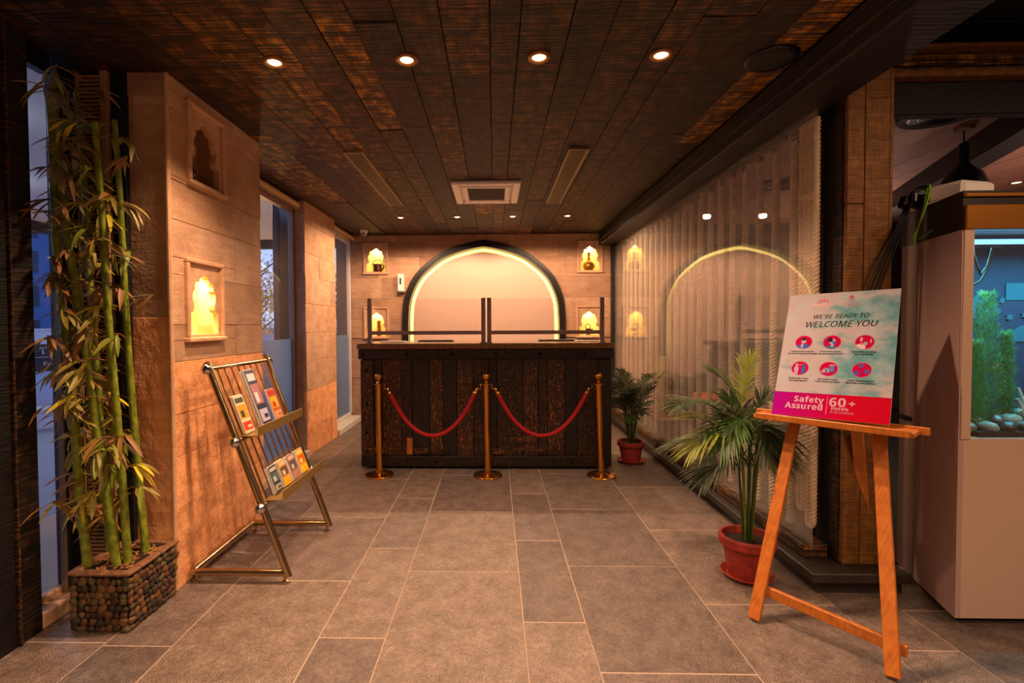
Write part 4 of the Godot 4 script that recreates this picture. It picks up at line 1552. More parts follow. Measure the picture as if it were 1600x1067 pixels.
# ---------------------------------------------------------------- rope screen
func build_ropes() -> void:
	var px := 1.715
	var long := 2.255
	var make := func(bend: bool) -> ArrayMesh:
		var s := Shape.new()
		var n := 12
		var rings := []
		var steps := 520
		for i in steps + 1:
			var y := long * i / steps
			var ring := []
			var e := minf(1.0, minf(y, long - y) / 0.018 + 0.35)
			for k in n:
				var a := TAU * k / n
				var tw := y * 92.0
				var r := 0.0215 * (0.70 + 0.34 * absf(cos(1.5 * (a + tw)))) * e
				var sway := 0.006 * sin(y * 1.9) if bend else 0.0
				ring.append(V(cos(a) * r, y, sin(a) * r + sway))
			rings.append(ring)
		for i in steps:
			for k in n:
				var k2 := (k + 1) % n
				s.quad(rings[i][k2], rings[i][k], rings[i + 1][k], rings[i + 1][k2], 1)
		for k in n:
			s.tri(V(0, 0, 0), rings[0][k], rings[0][(k + 1) % n])
			s.tri(V(0, long, 0), rings[-1][(k + 1) % n], rings[-1][k])
		return s.mesh()
	var kinds := [make.call(false), make.call(true)]
	var zs := [-2.90]
	var z := -2.90
	var count := 21
	for i in count:
		var t := thing("screen_rope", "", "rope", V(px, 0.19, z), 0.0, "thick ropes of the rope screen")
		var ordinals := ["", "second", "third", "fourth", "fifth", "sixth", "seventh", "eighth", "ninth", "tenth", "eleventh", "tenth", "ninth", "eighth", "seventh", "sixth", "fifth", "fourth", "third", "second", ""]
		var label := "twisted beige rope of the screen, %s from the %s" % [ordinals[i], "timber column" if i <= 10 else "back wall"]
		if i == 0:
			label = "thick twisted beige rope of the screen nearest the timber column"
		elif i == count - 1:
			label = "thick twisted beige rope of the screen nearest the back wall"
		t.set_meta("label", label)
		var o := put("strand", kinds[i % 2], M.rope_fibre, t)
		o.rotation.y = rng.randf() * TAU
		var s := Shape.new()
		s.lathe([Vector2(0.0, 2.19), Vector2(0.021, 2.195), Vector2(0.023, 2.25), Vector2(0.023, 2.262), Vector2(0.0, 2.262)], 12)
		put("whipping", s, M.rope_whip, t)
		z -= 0.187 + rng.randf_range(-0.012, 0.012)
	# the two loose loops beside the column
	for q in [[-2.815, 0.335, 0], [-2.735, 0.27, 1]]:
		var t := thing("screen_rope", "pale twisted rope looped up at the foot %s" % ["between column and screen" if q[2] == 0 else "close against the timber column"], "rope", V(px - 0.005, q[1], q[0]), 0.0, "thick ropes of the rope screen")
		var o := put("strand", kinds[0], M.rope_fibre, t)
		o.scale = V(0.85, (2.45 - q[1]) / long, 0.85)
		var s := Shape.new()
		var bend := []
		for i in 9:
			var an := PI * i / 8.0
			bend.append(V(0, -0.028 * sin(an) + 0.012, 0.021 - 0.021 * cos(an)))
		s.tube(bend, 0.0165, 10)
		put("loop", s, M.rope_fibre, t)
		var o2 := put("strand", kinds[1], M.rope_fibre, t)
		o2.position = V(0, 0, 0.042)
		o2.scale = o.scale


# ---------------------------------------------------------------- potted palms
func frond(s: Shape, base: Vector3, dir: Vector3, length: float, droop: float, leaf_len: float, n: int, start := 0.35) -> void:
	var flat := V(dir.x, 0, dir.z)
	var last := base
	var line := []
	for i in n + 1:
		var t := float(i) / n
		line.append(base + dir.normalized() * length * t + Vector3.DOWN * droop * length * t * t)
	var r := []
	for i in n + 1:
		r.append(lerpf(0.005, 0.0015, float(i) / n))
	s.tube(line, r, 5)
	for i in n + 1:
		var t := float(i) / n
		if t < start:
			continue
		var f: Vector3 = (line[mini(i + 1, n)] - line[maxi(i - 1, 0)]).normalized()
		var side := f.cross(Vector3.UP).normalized()
		if side.length() < 0.5:
			side = Vector3.RIGHT
		var up := side.cross(f)
		var u := (t - start) / (1.0 - start)
		var ll := leaf_len * (0.45 + 0.75 * sin(PI * clampf(u * 0.8 + 0.15, 0, 1)))
		for k in [-1.0, 1.0]:
			var d: Vector3 = (side * k * lerpf(0.85, 0.35, u) + f * lerpf(0.6, 1.0, u) + up * 0.18 + V(rng.randfn(), rng.randfn(), rng.randfn()) * 0.06)
			s.leaf(line[i], d, up, ll * rng.randf_range(0.85, 1.1), 0.0125, 0.30, 3)


func build_palms() -> void:
	var specs := [
		[V(1.345, 0, -2.66), 0.140, 0.215, "palm in a red clay pot beside the easel", "beside the easel"],
		[V(1.33, 0, -4.87), 0.130, 0.20, "dark green palm in a red clay pot beside the desk", "beside the desk"],
	]
	for k in 2:
		var sp: Array = specs[k]
		var sc := thing("saucer", "round red clay saucer under the plant pot " + sp[4], "saucer", sp[0], 0.0, "clay saucers")
		var s := Shape.new()
		s.lathe([Vector2(0.0, 0.001), Vector2(0.105, 0.001), Vector2(0.128, 0.024), Vector2(0.133, 0.026), Vector2(0.128, 0.028), Vector2(0.10, 0.008), Vector2(0.0, 0.008)], 36, Vector3.ZERO, true)
		put("dish", s, M.terracotta, sc)
		var t := thing("potted_palm", sp[3], "potted plant", sp[0] + V(0, 0.009, 0), 0.0, "potted palms")
		var R: float = sp[1]
		var H: float = sp[2]
		s = Shape.new()
		s.lathe([Vector2(0.0, 0.0), Vector2(R * 0.66, 0.0), Vector2(R * 0.86, H * 0.76), Vector2(R * 0.97, H * 0.77), Vector2(R, H * 0.80), Vector2(R, H * 0.97), Vector2(R * 0.97, H), Vector2(R * 0.87, H), Vector2(R * 0.82, H * 0.85), Vector2(0, H * 0.85)], 40, Vector3.ZERO, true)
		put("pot", s, M.terracotta, t)
		s = Shape.new()
		s.blob(V(0, H * 0.84, 0), V(R * 0.82, 0.012, R * 0.82), 3, 0.3, 16, 6)
		put("soil", s, M.soil, t)
		var stems := []
		var n_st := 9
		for i in n_st:
			s = Shape.new()
			var a := TAU * i / n_st + 0.4
			var b0 := V(cos(a) * 0.018, H * 0.84, sin(a) * 0.018)
			var b1 := V(cos(a) * 0.045, H + (0.36 if k == 0 else 0.14), sin(a) * 0.045)
			var b2 := V(cos(a) * 0.06, H + (0.50 if k == 0 else 0.26) + 0.03 * (i % 3), sin(a) * 0.06)
			s.tube([b0, b1, b2], [0.0065, 0.0055, 0.004], 7)
			put("stem", s, M.leaf_mid if i % 3 else M.palm_lime, t)
			stems.append([b1, b2])
		var dirs := []
		if k == 0:
			dirs = [
				[V(-1.0, 0.8, 0.25), 0.50, 0.62, 3], [V(-0.75, 1.25, -0.1), 0.62, 0.42, 3], [V(-0.45, 1.5, -0.2), 0.54, 0.40, 1], [V(-0.1, 1.6, 0.1), 0.50, 0.5, 1], [V(0.22, 1.6, 0.0), 0.54, 0.25, 3],
				[V(0.3, 1.0, 0.1), 0.42, 0.75, 1], [V(0.4, 0.9, 0.12), 0.38, 0.9, 0], [V(0.36, 0.9, -0.1), 0.40, 0.9, 3], [V(-0.7, 0.9, 0.5), 0.48, 0.8, 1], [V(-0.9, 0.9, 0.3), 0.44, 0.7, 0],
				[V(0.0, 0.9, 0.3), 0.34, 0.9, 0], [V(-0.2, 1.1, -0.8), 0.52, 0.6, 0], [V(0.3, 0.7, 0.15), 0.36, 0.9, 1], [V(-0.6, 0.85, -0.6), 0.5, 0.6, 0], [V(-0.8, 1.0, 0.3), 0.58, 0.5, 2], [V(-0.3, 1.4, 0.1), 0.60, 0.5, 0], [V(0.3, 1.3, 0.0), 0.50, 0.6, 0], [V(0.1, 0.7, 0.2), 0.34, 0.7, 0], [V(-0.5, 0.9, 0.2), 0.40, 0.6, 0], [V(-0.15, 1.5, -0.5), 0.54, 0.3, 2]]
		else:
			for i in 19:
				var a := TAU * i / 19.0 + 0.2
				dirs.append([V(cos(a) * 0.34, rng.randf_range(0.9, 1.7), sin(a) * 0.8), rng.randf_range(0.46, 0.66), rng.randf_range(0.3, 0.55), [0, 0, 1][i % 3]])
		for i in dirs.size():
			s = Shape.new()
			var d: Array = dirs[i]
			var b: Vector3 = stems[i % n_st][1] if i % 2 == 0 else stems[i % n_st][0]
			frond(s, b, d[0], d[1], d[2], 0.19 if k == 0 else 0.16, 34)
			put("frond", s, [M.leaf_green, M.leaf_mid, M.leaf_green, M.palm_lime][d[3]], t)


# ---------------------------------------------------------------- aquarium
func build_tank() -> void:
	var t := thing("aquarium", "tall white aquarium cabinet with brown hood and blue-lit tank", "aquarium")
	var fl := Vector2(2.040, -2.225)
	var bl := Vector2(2.195, -2.735)
	var xr := 3.35
	var plan := func(y0: float, y1: float, grow := 0.0) -> Shape:
		var s := Shape.new()
		var a := fl + Vector2(-grow, grow)
		var b := bl + Vector2(-grow, -grow)
		var lo := [V(a.x, y0, a.y), V(xr + grow, y0, a.y), V(xr + grow, y0, b.y), V(b.x, y0, b.y)]
		for i in 4:
			var j := (i + 1) % 4
			var p: Vector3 = lo[i]
			var q: Vector3 = lo[j]
			s.quad(p, q, q + V(0, y1 - y0, 0), p + V(0, y1 - y0, 0))
		s.quad(lo[0] + V(0, y1 - y0, 0), lo[1] + V(0, y1 - y0, 0), lo[2] + V(0, y1 - y0, 0), lo[3] + V(0, y1 - y0, 0))
		s.quad(lo[3], lo[2], lo[1], lo[0])
		return s
	put("cabinet", plan.call(0.04, 0.842), M.laminate, t)
	var side_dir := (bl - fl).normalized()
	var s := Shape.new()
	s.faced([V(fl.x - 0.004, 0.042, fl.y), V(bl.x - 0.004, 0.042, bl.y), V(bl.x - 0.004, 1.76, bl.y), V(fl.x - 0.004, 1.76, fl.y)], V(-1, 0, 0))
	s.faced([V(fl.x + 0.02, 0.85, fl.y - 0.01), V(bl.x + 0.02, 0.85, bl.y), V(bl.x + 0.02, 1.76, bl.y), V(fl.x + 0.02, 1.76, fl.y - 0.01)], V(1, 0, 0))
	s.faced([V(fl.x - 0.004, 0.042, fl.y + 0.002), V(fl.x + 0.02, 0.042, fl.y + 0.002), V(fl.x + 0.02, 1.76, fl.y + 0.002), V(fl.x - 0.004, 1.76, fl.y + 0.002)], V(0, 0, 1))
	put("side_panel", s, M.laminate_side, t)
	s = Shape.new()
	s.box(V(2.064, 1.30, -2.225), V(0.042, 0.92, 0.016), 0.002)
	s.box(V(3.33, 1.30, -2.225), V(0.042, 0.92, 0.016), 0.002)
	put("frame_strip", s, M.laminate, t)
	put("hood", plan.call(1.757, 1.925, 0.006), M.hood_brown, t)
	s = Shape.new()
	s.box(V(2.70, 1.81, -2.214), V(1.32, 0.105, 0.012), 0.003)
	put("hood_band", s, M.gold_band, t)
	s = Shape.new()
	s.box(V(2.70, 1.905, -2.213), V(1.33, 0.016, 0.014), 0.003)
	put("hood_edge", s, M.gold_band, t)
	s = Shape.new()
	s.box(V(2.715, 1.30, -2.232), V(1.26, 0.91, 0.008))
	put("pane", s, M.pane, t)
	s = Shape.new()
	s.faced([V(2.19, 0.85, -2.715), V(3.34, 0.85, -2.715), V(3.34, 1.755, -2.715), V(2.19, 1.755, -2.715)], V(0, 0, 1))
	s.faced([V(3.33, 0.85, -2.24), V(3.33, 0.85, -2.72), V(3.33, 1.755, -2.72), V(3.33, 1.755, -2.24)], V(-1, 0, 0))
	put("tank_back", s, M.water_blue, t)
	s = Shape.new()
	s.box(V(2.74, 0.855, -2.48), V(1.18, 0.02, 0.46))
	put("tank_floor", s, M.soil, t)
	for x in [2.10, 3.2]:
		for z in [-2.28, -2.66]:
			s = Shape.new()
			s.xf = Transform3D(Basis(Vector3.BACK, PI / 2), V(x + 0.1 * (0.0 if z > -2.5 else 1.0), 0.022, z))
			s.lathe([Vector2(0.0, -0.012), Vector2(0.02, -0.012), Vector2(0.022, 0.0), Vector2(0.02, 0.012), Vector2(0.0, 0.012)], 14)
			put("castor", s, M.hood_brown, t)
	# light tube under the hood
	s = Shape.new()
	s.tube([V(2.16, 1.728, -2.38), V(3.28, 1.728, -2.38)], 0.012, 10)
	put("light_tube", s, glow("tank_tube_light", Color(0.50, 0.80, 1.0), 1.6), t)
	var al := AreaLight3D.new()
	al.name = "tube_light"
	al.area_size = Vector2(1.1, 0.04)
	al.light_energy = 1.3
	al.light_color = Color(0.42, 0.90, 1.0)
	al.area_range = 6.0
	al.shadow_enabled = true
	al.position = V(2.72, 1.71, -2.40)
	al.rotation.x = -PI / 2
	t.add_child(al, true)
	# printed shapes on the backdrop
	var pm := flat_color(Color(0.14, 0.42, 0.50))
	s = Shape.new()
	s.xf = Transform3D(Basis(), V(2.715, 1.45, -2.712))
	for q in [[Vector2(-0.13, -0.02), [[-0.09, 0], [0.0, -0.10], [0.11, -0.02], [0.0, 0.09]]], [Vector2(0.06, 0.07), [[-0.06, -0.05], [0.04, -0.05], [0.04, 0.04], [-0.06, 0.04]]], [Vector2(0.20, 0.07), [[-0.06, -0.05], [0.07, -0.05], [0.07, 0.05], [-0.06, 0.05]]]]:
		var p := PackedVector2Array()
		for c in q[1]:
			p.append(q[0] + Vector2(c[0], c[1]))
		s.prism(p, 0.0, 0.003)
	var dome := PackedVector2Array()
	for i in 13:
		dome.append(Vector2(0.10 + cos(PI * i / 12) * 0.075, -0.20 + sin(PI * i / 12) * 0.085))
	s.prism(dome, 0.0, 0.003)
	for c in [Vector2(-0.02, 0.02), Vector2(0.10, -0.06), Vector2(0.02, -0.07), Vector2(0.17, 0.02), Vector2(-0.03, -0.17)]:
		var p := PackedVector2Array()
		for i in 12:
			var r := 0.022 if i % 2 else 0.011
			p.append(c + Vector2(cos(TAU * i / 12), sin(TAU * i / 12)) * r)
		s.prism(p, 0.0, 0.005)
	put("backdrop_print", s, pm, t)
	# plants
	for q in [[V(2.335, 0.865, -2.42), 0.63, 0.068, "tall bushy bright green plastic plant in the tank corner"], [V(2.452, 0.865, -2.44), 0.44, 0.042, "shorter bright green plastic plant right of the tall one"], [V(2.235, 0.865, -2.36), 0.40, 0.05, "small green plastic plant against the tank's left side"]]:
		var p := thing("aquarium_plant", q[3], "plant", q[0], 0.0, "plastic plants in the aquarium")
		s = Shape.new()
		for i in 6:
			var a := TAU * i / 6.0
			var rr: float = q[2] * 0.55
			s.tube([V(cos(a) * 0.01, 0, sin(a) * 0.01), V(cos(a) * rr, q[1] * 0.5, sin(a) * rr), V(cos(a) * rr * 0.9, q[1] * rng.randf_range(0.78, 0.97), sin(a) * rr * 0.9)], 0.0014, 5)
		put("stem", s, M.leaf_tank, p)
		s = Shape.new()
		for i in int(2600 * q[1] / 0.6):
			var y: float = rng.randf() * q[1]
			var a := rng.randf() * TAU
			var rr: float = q[2] * rng.randf_range(0.2, 0.85) * (1.0 - 0.55 * pow(y / q[1], 3.0))
			var d := V(cos(a + rng.randfn() * 0.6), rng.randf_range(0.4, 1.3), sin(a + rng.randfn() * 0.6))
			s.leaf(V(cos(a) * rr, y, sin(a) * rr), d, Vector3.UP if absf(d.normalized().y) < 0.95 else Vector3.RIGHT, rng.randf_range(0.016, 0.030), 0.0045, 0.0, 2)
		put("foliage", s, M.leaf_tank, p)
	# stones
	var sm := [flat_color(Color(0.42, 0.48, 0.44)), flat_color(Color(0.24, 0.22, 0.20)), flat_color(Color(0.56, 0.62, 0.58)), flat_color(Color(0.34, 0.28, 0.22))]
	var stones := []
	for i in 5:
		s = Shape.new()
		s.blob(Vector3.ZERO, V(0.046, 0.030, 0.036), 80 + i, 0.35, 12, 8)
		stones.append(s.mesh())
	for i in 26:
		var o := MeshInstance3D.new()
		o.mesh = stones[i % 5]
		o.name = numbered("aquarium_stone")
		o.material_override = sm[[0, 2, 1, 0, 3, 2, 1][i % 7]]
		var row := i / 9
		o.position = V(2.125 + (i % 9) * 0.088 + rng.randf_range(-0.012, 0.012) + row * 0.03, 0.882 + row * 0.012, -2.285 - row * 0.085)
		o.rotation = V(rng.randf_range(-0.15, 0.15), rng.randf() * TAU, rng.randf_range(-0.15, 0.15))
		o.scale = Vector3.ONE * rng.randf_range(0.8, 1.1)
		add_child(o, true)
		tag(o, "smooth river stone, %s from the tank's left in the %s row of stones" % [["first", "second", "third", "fourth", "fifth", "sixth", "seventh", "eighth", "ninth"][i % 9], ["front", "middle", "rear"][row]], "stone", "river stones on the aquarium floor")
	# fish
	for q in [[V(2.545, 1.005, -2.40), 0.075, Color(0.85, 0.36, 0.06), "orange goldfish swimming low above the stones", 0.3], [V(2.50, 1.12, -2.52), 0.07, Color(0.80, 0.45, 0.30), "pale pinkish fish swimming beside the green plants", 2.6]]:
		var f := thing("goldfish", q[3], "fish", q[0], q[4], "fish in the aquarium")
		var L: float = q[1]
		s = Shape.new()
		s.lathe([Vector2(0.0, -L * 0.62), Vector2(L * 0.09, -L * 0.58), Vector2(L * 0.13, -L * 0.40), Vector2(L * 0.27, -L * 0.1), Vector2(L * 0.33, L * 0.15), Vector2(L * 0.27, L * 0.40), Vector2(L * 0.14, L * 0.56), Vector2(0.0, L * 0.6)], 14)
		var body := put("body", s, flat_color(q[2]), f)
		body.basis = Basis(Vector3.BACK, PI / 2).scaled(V(1, 1, 0.62))
		s = Shape.new()
		s.xf = Transform3D(Basis(), V(L * 0.55, 0, 0))
		s.prism(PackedVector2Array([Vector2(0, -L * 0.07), Vector2(L * 0.55, -L * 0.38), Vector2(L * 0.42, 0), Vector2(L * 0.55, L * 0.38), Vector2(0, L * 0.07)]), -0.0012, 0.0012)
		put("tail_fin", s, flat_color(q[2].lightened(0.2)), f)
		s = Shape.new()
		s.prism(PackedVector2Array([Vector2(-L * 0.25, L * 0.26), Vector2(L * 0.25, L * 0.20), Vector2(L * 0.32, L * 0.44), Vector2(-L * 0.1, L * 0.52)]), -0.001, 0.001)
		put("dorsal_fin", s, flat_color(q[2].lightened(0.15)), f)
		for k in [-1.0, 1.0]:
			s = Shape.new()
			s.blob(V(-L * 0.4, L * 0.07, k * L * 0.15), Vector3.ONE * L * 0.05, 0, 0.0, 8, 6)
			put("eye", s, M.black_plastic, f)
	var co := thing("coral", "white branching coral ornament at the foot of the plants", "ornament", V(2.495, 0.875, -2.37))
	s = Shape.new()
	for i in 9:
		var a := -0.4 + i * 0.55
		var tip := V(cos(a) * 0.05, 0.07 + 0.05 * (i % 3), sin(a) * 0.03)
		s.tube([Vector3.ZERO, tip * V(0.4, 0.5, 0.4), tip], [0.014, 0.010, 0.006], 7)
	put("branches", s, flat_color(Color(0.80, 0.84, 0.80)), co)
	var wire := thing("air_hose", "thin black air hose looping down inside the tank's upper left", "hose", V(2.12, 1.74, -2.30))
	s = Shape.new()
	s.tube([V(0.0, 0, 0), V(0.02, -0.05, 0.01), V(0.05, -0.12, 0.0), V(0.09, -0.17, -0.02), V(0.12, -0.13, -0.02), V(0.15, -0.05, -0.03), V(0.14, -0.12, -0.03), V(0.09, -0.20, -0.02), V(0.02, -0.23, -0.01)], 0.005, 6)
	put("tube", s, M.cord_black, wire)
	# things on the hood
	var pump := thing("pump_box", "white plastic pump box lying on the aquarium hood", "box", V(2.225, 1.926, -2.44), 0.25)
	s = Shape.new()
	s.box(V(0, 0.042, 0), V(0.20, 0.078, 0.15), 0.012)
	put("case", s, M.white_plastic, pump)
	s = Shape.new()
	s.box(V(0, 0.004, 0), V(0.212, 0.01, 0.16), 0.003)
	s.box(V(0, 0.082, 0.0), V(0.17, 0.008, 0.12), 0.003)
	put("lid", s, M.white_plastic, pump)
	var ad := thing("adapter_bundle", "bundle of dark plugs and coiled cables at the hood's left end", "cables", V(2.14, 1.926, -2.60))
	for i in 4:
		s = Shape.new()
		s.xf = Transform3D(Basis(Vector3.UP, 0.5 * i) * Basis(Vector3.BACK, 0.2 * i - 0.3), V(-0.02 + 0.028 * i, 0.045 + 0.012 * (i % 2), -0.03 + 0.022 * i))
		s.box(Vector3.ZERO, V(0.05, 0.06, 0.035), 0.006)
		put("plug", s, M.black_plastic, ad)
	s = Shape.new()
	for i in 5:
		var loop := []
		for j in 15:
			var a := TAU * j / 14.0
			loop.append(V(cos(a) * 0.045 + 0.03 - 0.01 * i, 0.062 + sin(a) * 0.052, -0.01 + 0.016 * i + 0.01 * sin(a)))
		s.tube(loop, 0.004, 5)
	put("coil", s, M.cord_black, ad)
	var gc := thing("green_cord", "bright green cord looped over the aquarium hood", "cord", V(2.10, 1.926, -2.52))
	s = Shape.new()
	s.tube([V(0.05, 0.09, 0.0), V(0.03, 0.10, 0.02), V(0.0, 0.03, 0.05), V(-0.05, -0.08, 0.07), V(-0.085, -0.17, 0.07), V(-0.06, -0.17, 0.075), V(0.0, -0.13, 0.075), V(0.06, -0.06, 0.07), V(0.075, 0.02, 0.06), V(0.06, 0.07, 0.04), V(0.02, 0.085, 0.02), V(-0.02, -0.02, 0.05), V(-0.07, -0.14, 0.072), V(-0.08, -0.19, 0.07)], 0.0042, 6)
	put("cord", s, M.cord_green, gc)
	var pc := thing("power_cords", "dark power cords drooping from the hood across the timber column", "cord", V(2.06, 1.93, -2.55))
	s = Shape.new()
	for i in 4:
		s.tube([V(0.06 + 0.01 * i, 0.02, -0.05), V(0.0, 0.015, 0.0 + 0.01 * i), V(-0.08 + 0.012 * i, -0.12, 0.035), V(-0.17 + 0.02 * i, -0.30, 0.03), V(-0.235 + 0.022 * i, -0.48, 0.025), V(-0.275 + 0.02 * i, -0.70, 0.02), V(-0.285 + 0.018 * i, -0.88, 0.012)], 0.005, 6)
	put("cord", s, M.cord_black, pc)


# ---------------------------------------------------------------- easel and poster
func build_easel() -> void:
	# local frame: x along the poster to the right, z towards the reader, origin on the floor between the front feet
	var e := thing("easel", "orange pine tripod easel holding the welcome poster", "easel", V(1.336, 0, -2.066), deg_to_rad(-48.0))
	var lean := tan(deg_to_rad(20.0))
	var leg_at := func(k: float, y: float) -> Vector3:
		return V(k * lerpf(0.247, 0.158, y / 0.924) + (-0.030 * y / 0.924), y, -lean * y)
	var s := Shape.new()
	for k in [-1.0, 1.0]:
		s = Shape.new()
		s.bar(leg_at.call(k, 0.0) + V(0, 0.012, 0), leg_at.call(k, 1.42), 0.050, 0.022, Vector3.RIGHT, 0.003)
		put("front_leg", s, M.easel_pine, e)
	s = Shape.new()
	s.bar(V(0.0, 0.01, -0.86), V(-0.02, 1.30, -0.50), 0.05, 0.022, Vector3.RIGHT, 0.003)
	put("rear_leg", s, M.easel_pine, e)
	s = Shape.new()
	var a: Vector3 = leg_at.call(-1.0, 0.13)
	var b: Vector3 = leg_at.call(1.0, 0.10)
	s.bar(a + V(-0.02, 0, -0.024), b + V(0.045, 0, -0.024), 0.046, 0.02, Vector3.UP, 0.003)
	put("stretcher", s, M.easel_pine, e)
	s = Shape.new()
	s.bar(leg_at.call(-1.0, 1.36) + V(-0.02, 0, -0.022), leg_at.call(1.0, 1.36) + V(0.02, 0, -0.022), 0.05, 0.02, Vector3.UP, 0.003)
	put("top_bar", s, M.easel_pine, e)
	# the ledge in front of the legs
	var ty := 0.905
	var tz := -lean * ty
	s = Shape.new()
	s.box(V(-0.03, ty, tz + 0.075), V(0.60, 0.020, 0.125), 0.003)
	put("ledge", s, M.easel_pine, e)
	s = Shape.new()
	s.box(V(-0.03, ty + 0.004, tz + 0.142), V(0.575, 0.030, 0.014), 0.003)
	put("ledge_lip", s, M.easel_pine, e)
	s = Shape.new()
	s.box(V(-0.03, ty + 0.004, tz + 0.018), V(0.66, 0.032, 0.02), 0.003)
	put("ledge_rail", s, M.easel_pine, e)
	# poster
	var w := 0.447
	var h := 0.657
	var C := V(1.592, 1.214, -2.365)
	var p := thing("poster", "rigid welcome poster with pink icons and magenta banner on the easel", "poster", C)
	p.basis = Basis(Vector3.UP, deg_to_rad(-48.0)) * Basis(Vector3.RIGHT, deg_to_rad(-28.0)) * Basis(Vector3.BACK, deg_to_rad(1.8))
	s = Shape.new()
	s.box(V(0, 0, -0.0035), V(w, h, 0.005))
	put("board", s, M.white_paint, p)
	s = Shape.new()
	s.quad(V(-w / 2, -h / 2, 0), V(w / 2, -h / 2, 0), V(w / 2, h / 2, 0), V(-w / 2, h / 2, 0))
	var pm := mat("poster_print", Color(1, 1, 1), 0.85)
	pm.metallic_specular = 0.2
	pm.albedo_color = Color(0.84, 0.86, 0.94)
	pm.albedo_texture = poster_print()
	put("print", s, pm, p)
	var ink := mat("poster_ink", Color(0.10, 0.085, 0.07), 0.9)
	ink.metallic_specular = 0.1
	var pink := flat_color(Color(0.80, 0.20, 0.38))
	var white := flat_color(Color(0.72, 0.56, 0.66))
	var z := 0.0006
	lettering(p, "WE'RE READY TO", V(0.006, 0.195, z), 0.030, ink, "sans", HORIZONTAL_ALIGNMENT_CENTER, false, 0.2)
	lettering(p, "WELCOME YOU", V(0.008, 0.152, z), 0.042, ink, "sans", HORIZONTAL_ALIGNMENT_CENTER, false, 0.2)
	lettering(p, "ROYAL ORCHID", V(-0.074, 0.262, z), 0.013, pink, "sans")
	lettering(p, "HOTELS", V(-0.074, 0.251, z), 0.007, pink, "sans")
	lettering(p, "REGENTA", V(0.038, 0.262, z), 0.014, pink, "serif")
	lettering(p, "RESORT", V(0.048, 0.250, z), 0.009, pink, "serif")
	var caps := [["Temperature checks", "handwashing & sanitising"], ["Protective masks", "for personnel & staff"], ["Extensive cleaning", "and sanitising"], ["Distancing norms", "amongst guests"], ["QR Code & more", "contactless services"], ["Social distancing for", "Meetings & Receptions"]]
	for i in 6:
		var x: float = [-0.132, -0.015, 0.110][i % 3]
		var y: float = 0.006 - 0.143 * (i / 3)
		for j in 2:
			lettering(p, caps[i][j], V(x, y - 0.0115 * j, z), 0.0100, ink, "sans", HORIZONTAL_ALIGNMENT_CENTER, true)
	lettering(p, "Safety", V(-0.016, -0.243, z), 0.040, white, "sans", HORIZONTAL_ALIGNMENT_RIGHT, true)
	lettering(p, "Assured", V(-0.016, -0.277, z), 0.040, white, "sans", HORIZONTAL_ALIGNMENT_RIGHT, true)
	lettering(p, "60", V(0.003, -0.247, z), 0.058, white, "sans", HORIZONTAL_ALIGNMENT_LEFT, true)
	lettering(p, "+", V(0.076, -0.250, z), 0.050, white, "sans", HORIZONTAL_ALIGNMENT_LEFT, true)
	lettering(p, "Hotels", V(0.013, -0.277, z), 0.021, white, "sans", HORIZONTAL_ALIGNMENT_LEFT, true)
	lettering(p, "in 42 Locations", V(0.011, -0.294, z), 0.013, white, "sans", HORIZONTAL_ALIGNMENT_LEFT)


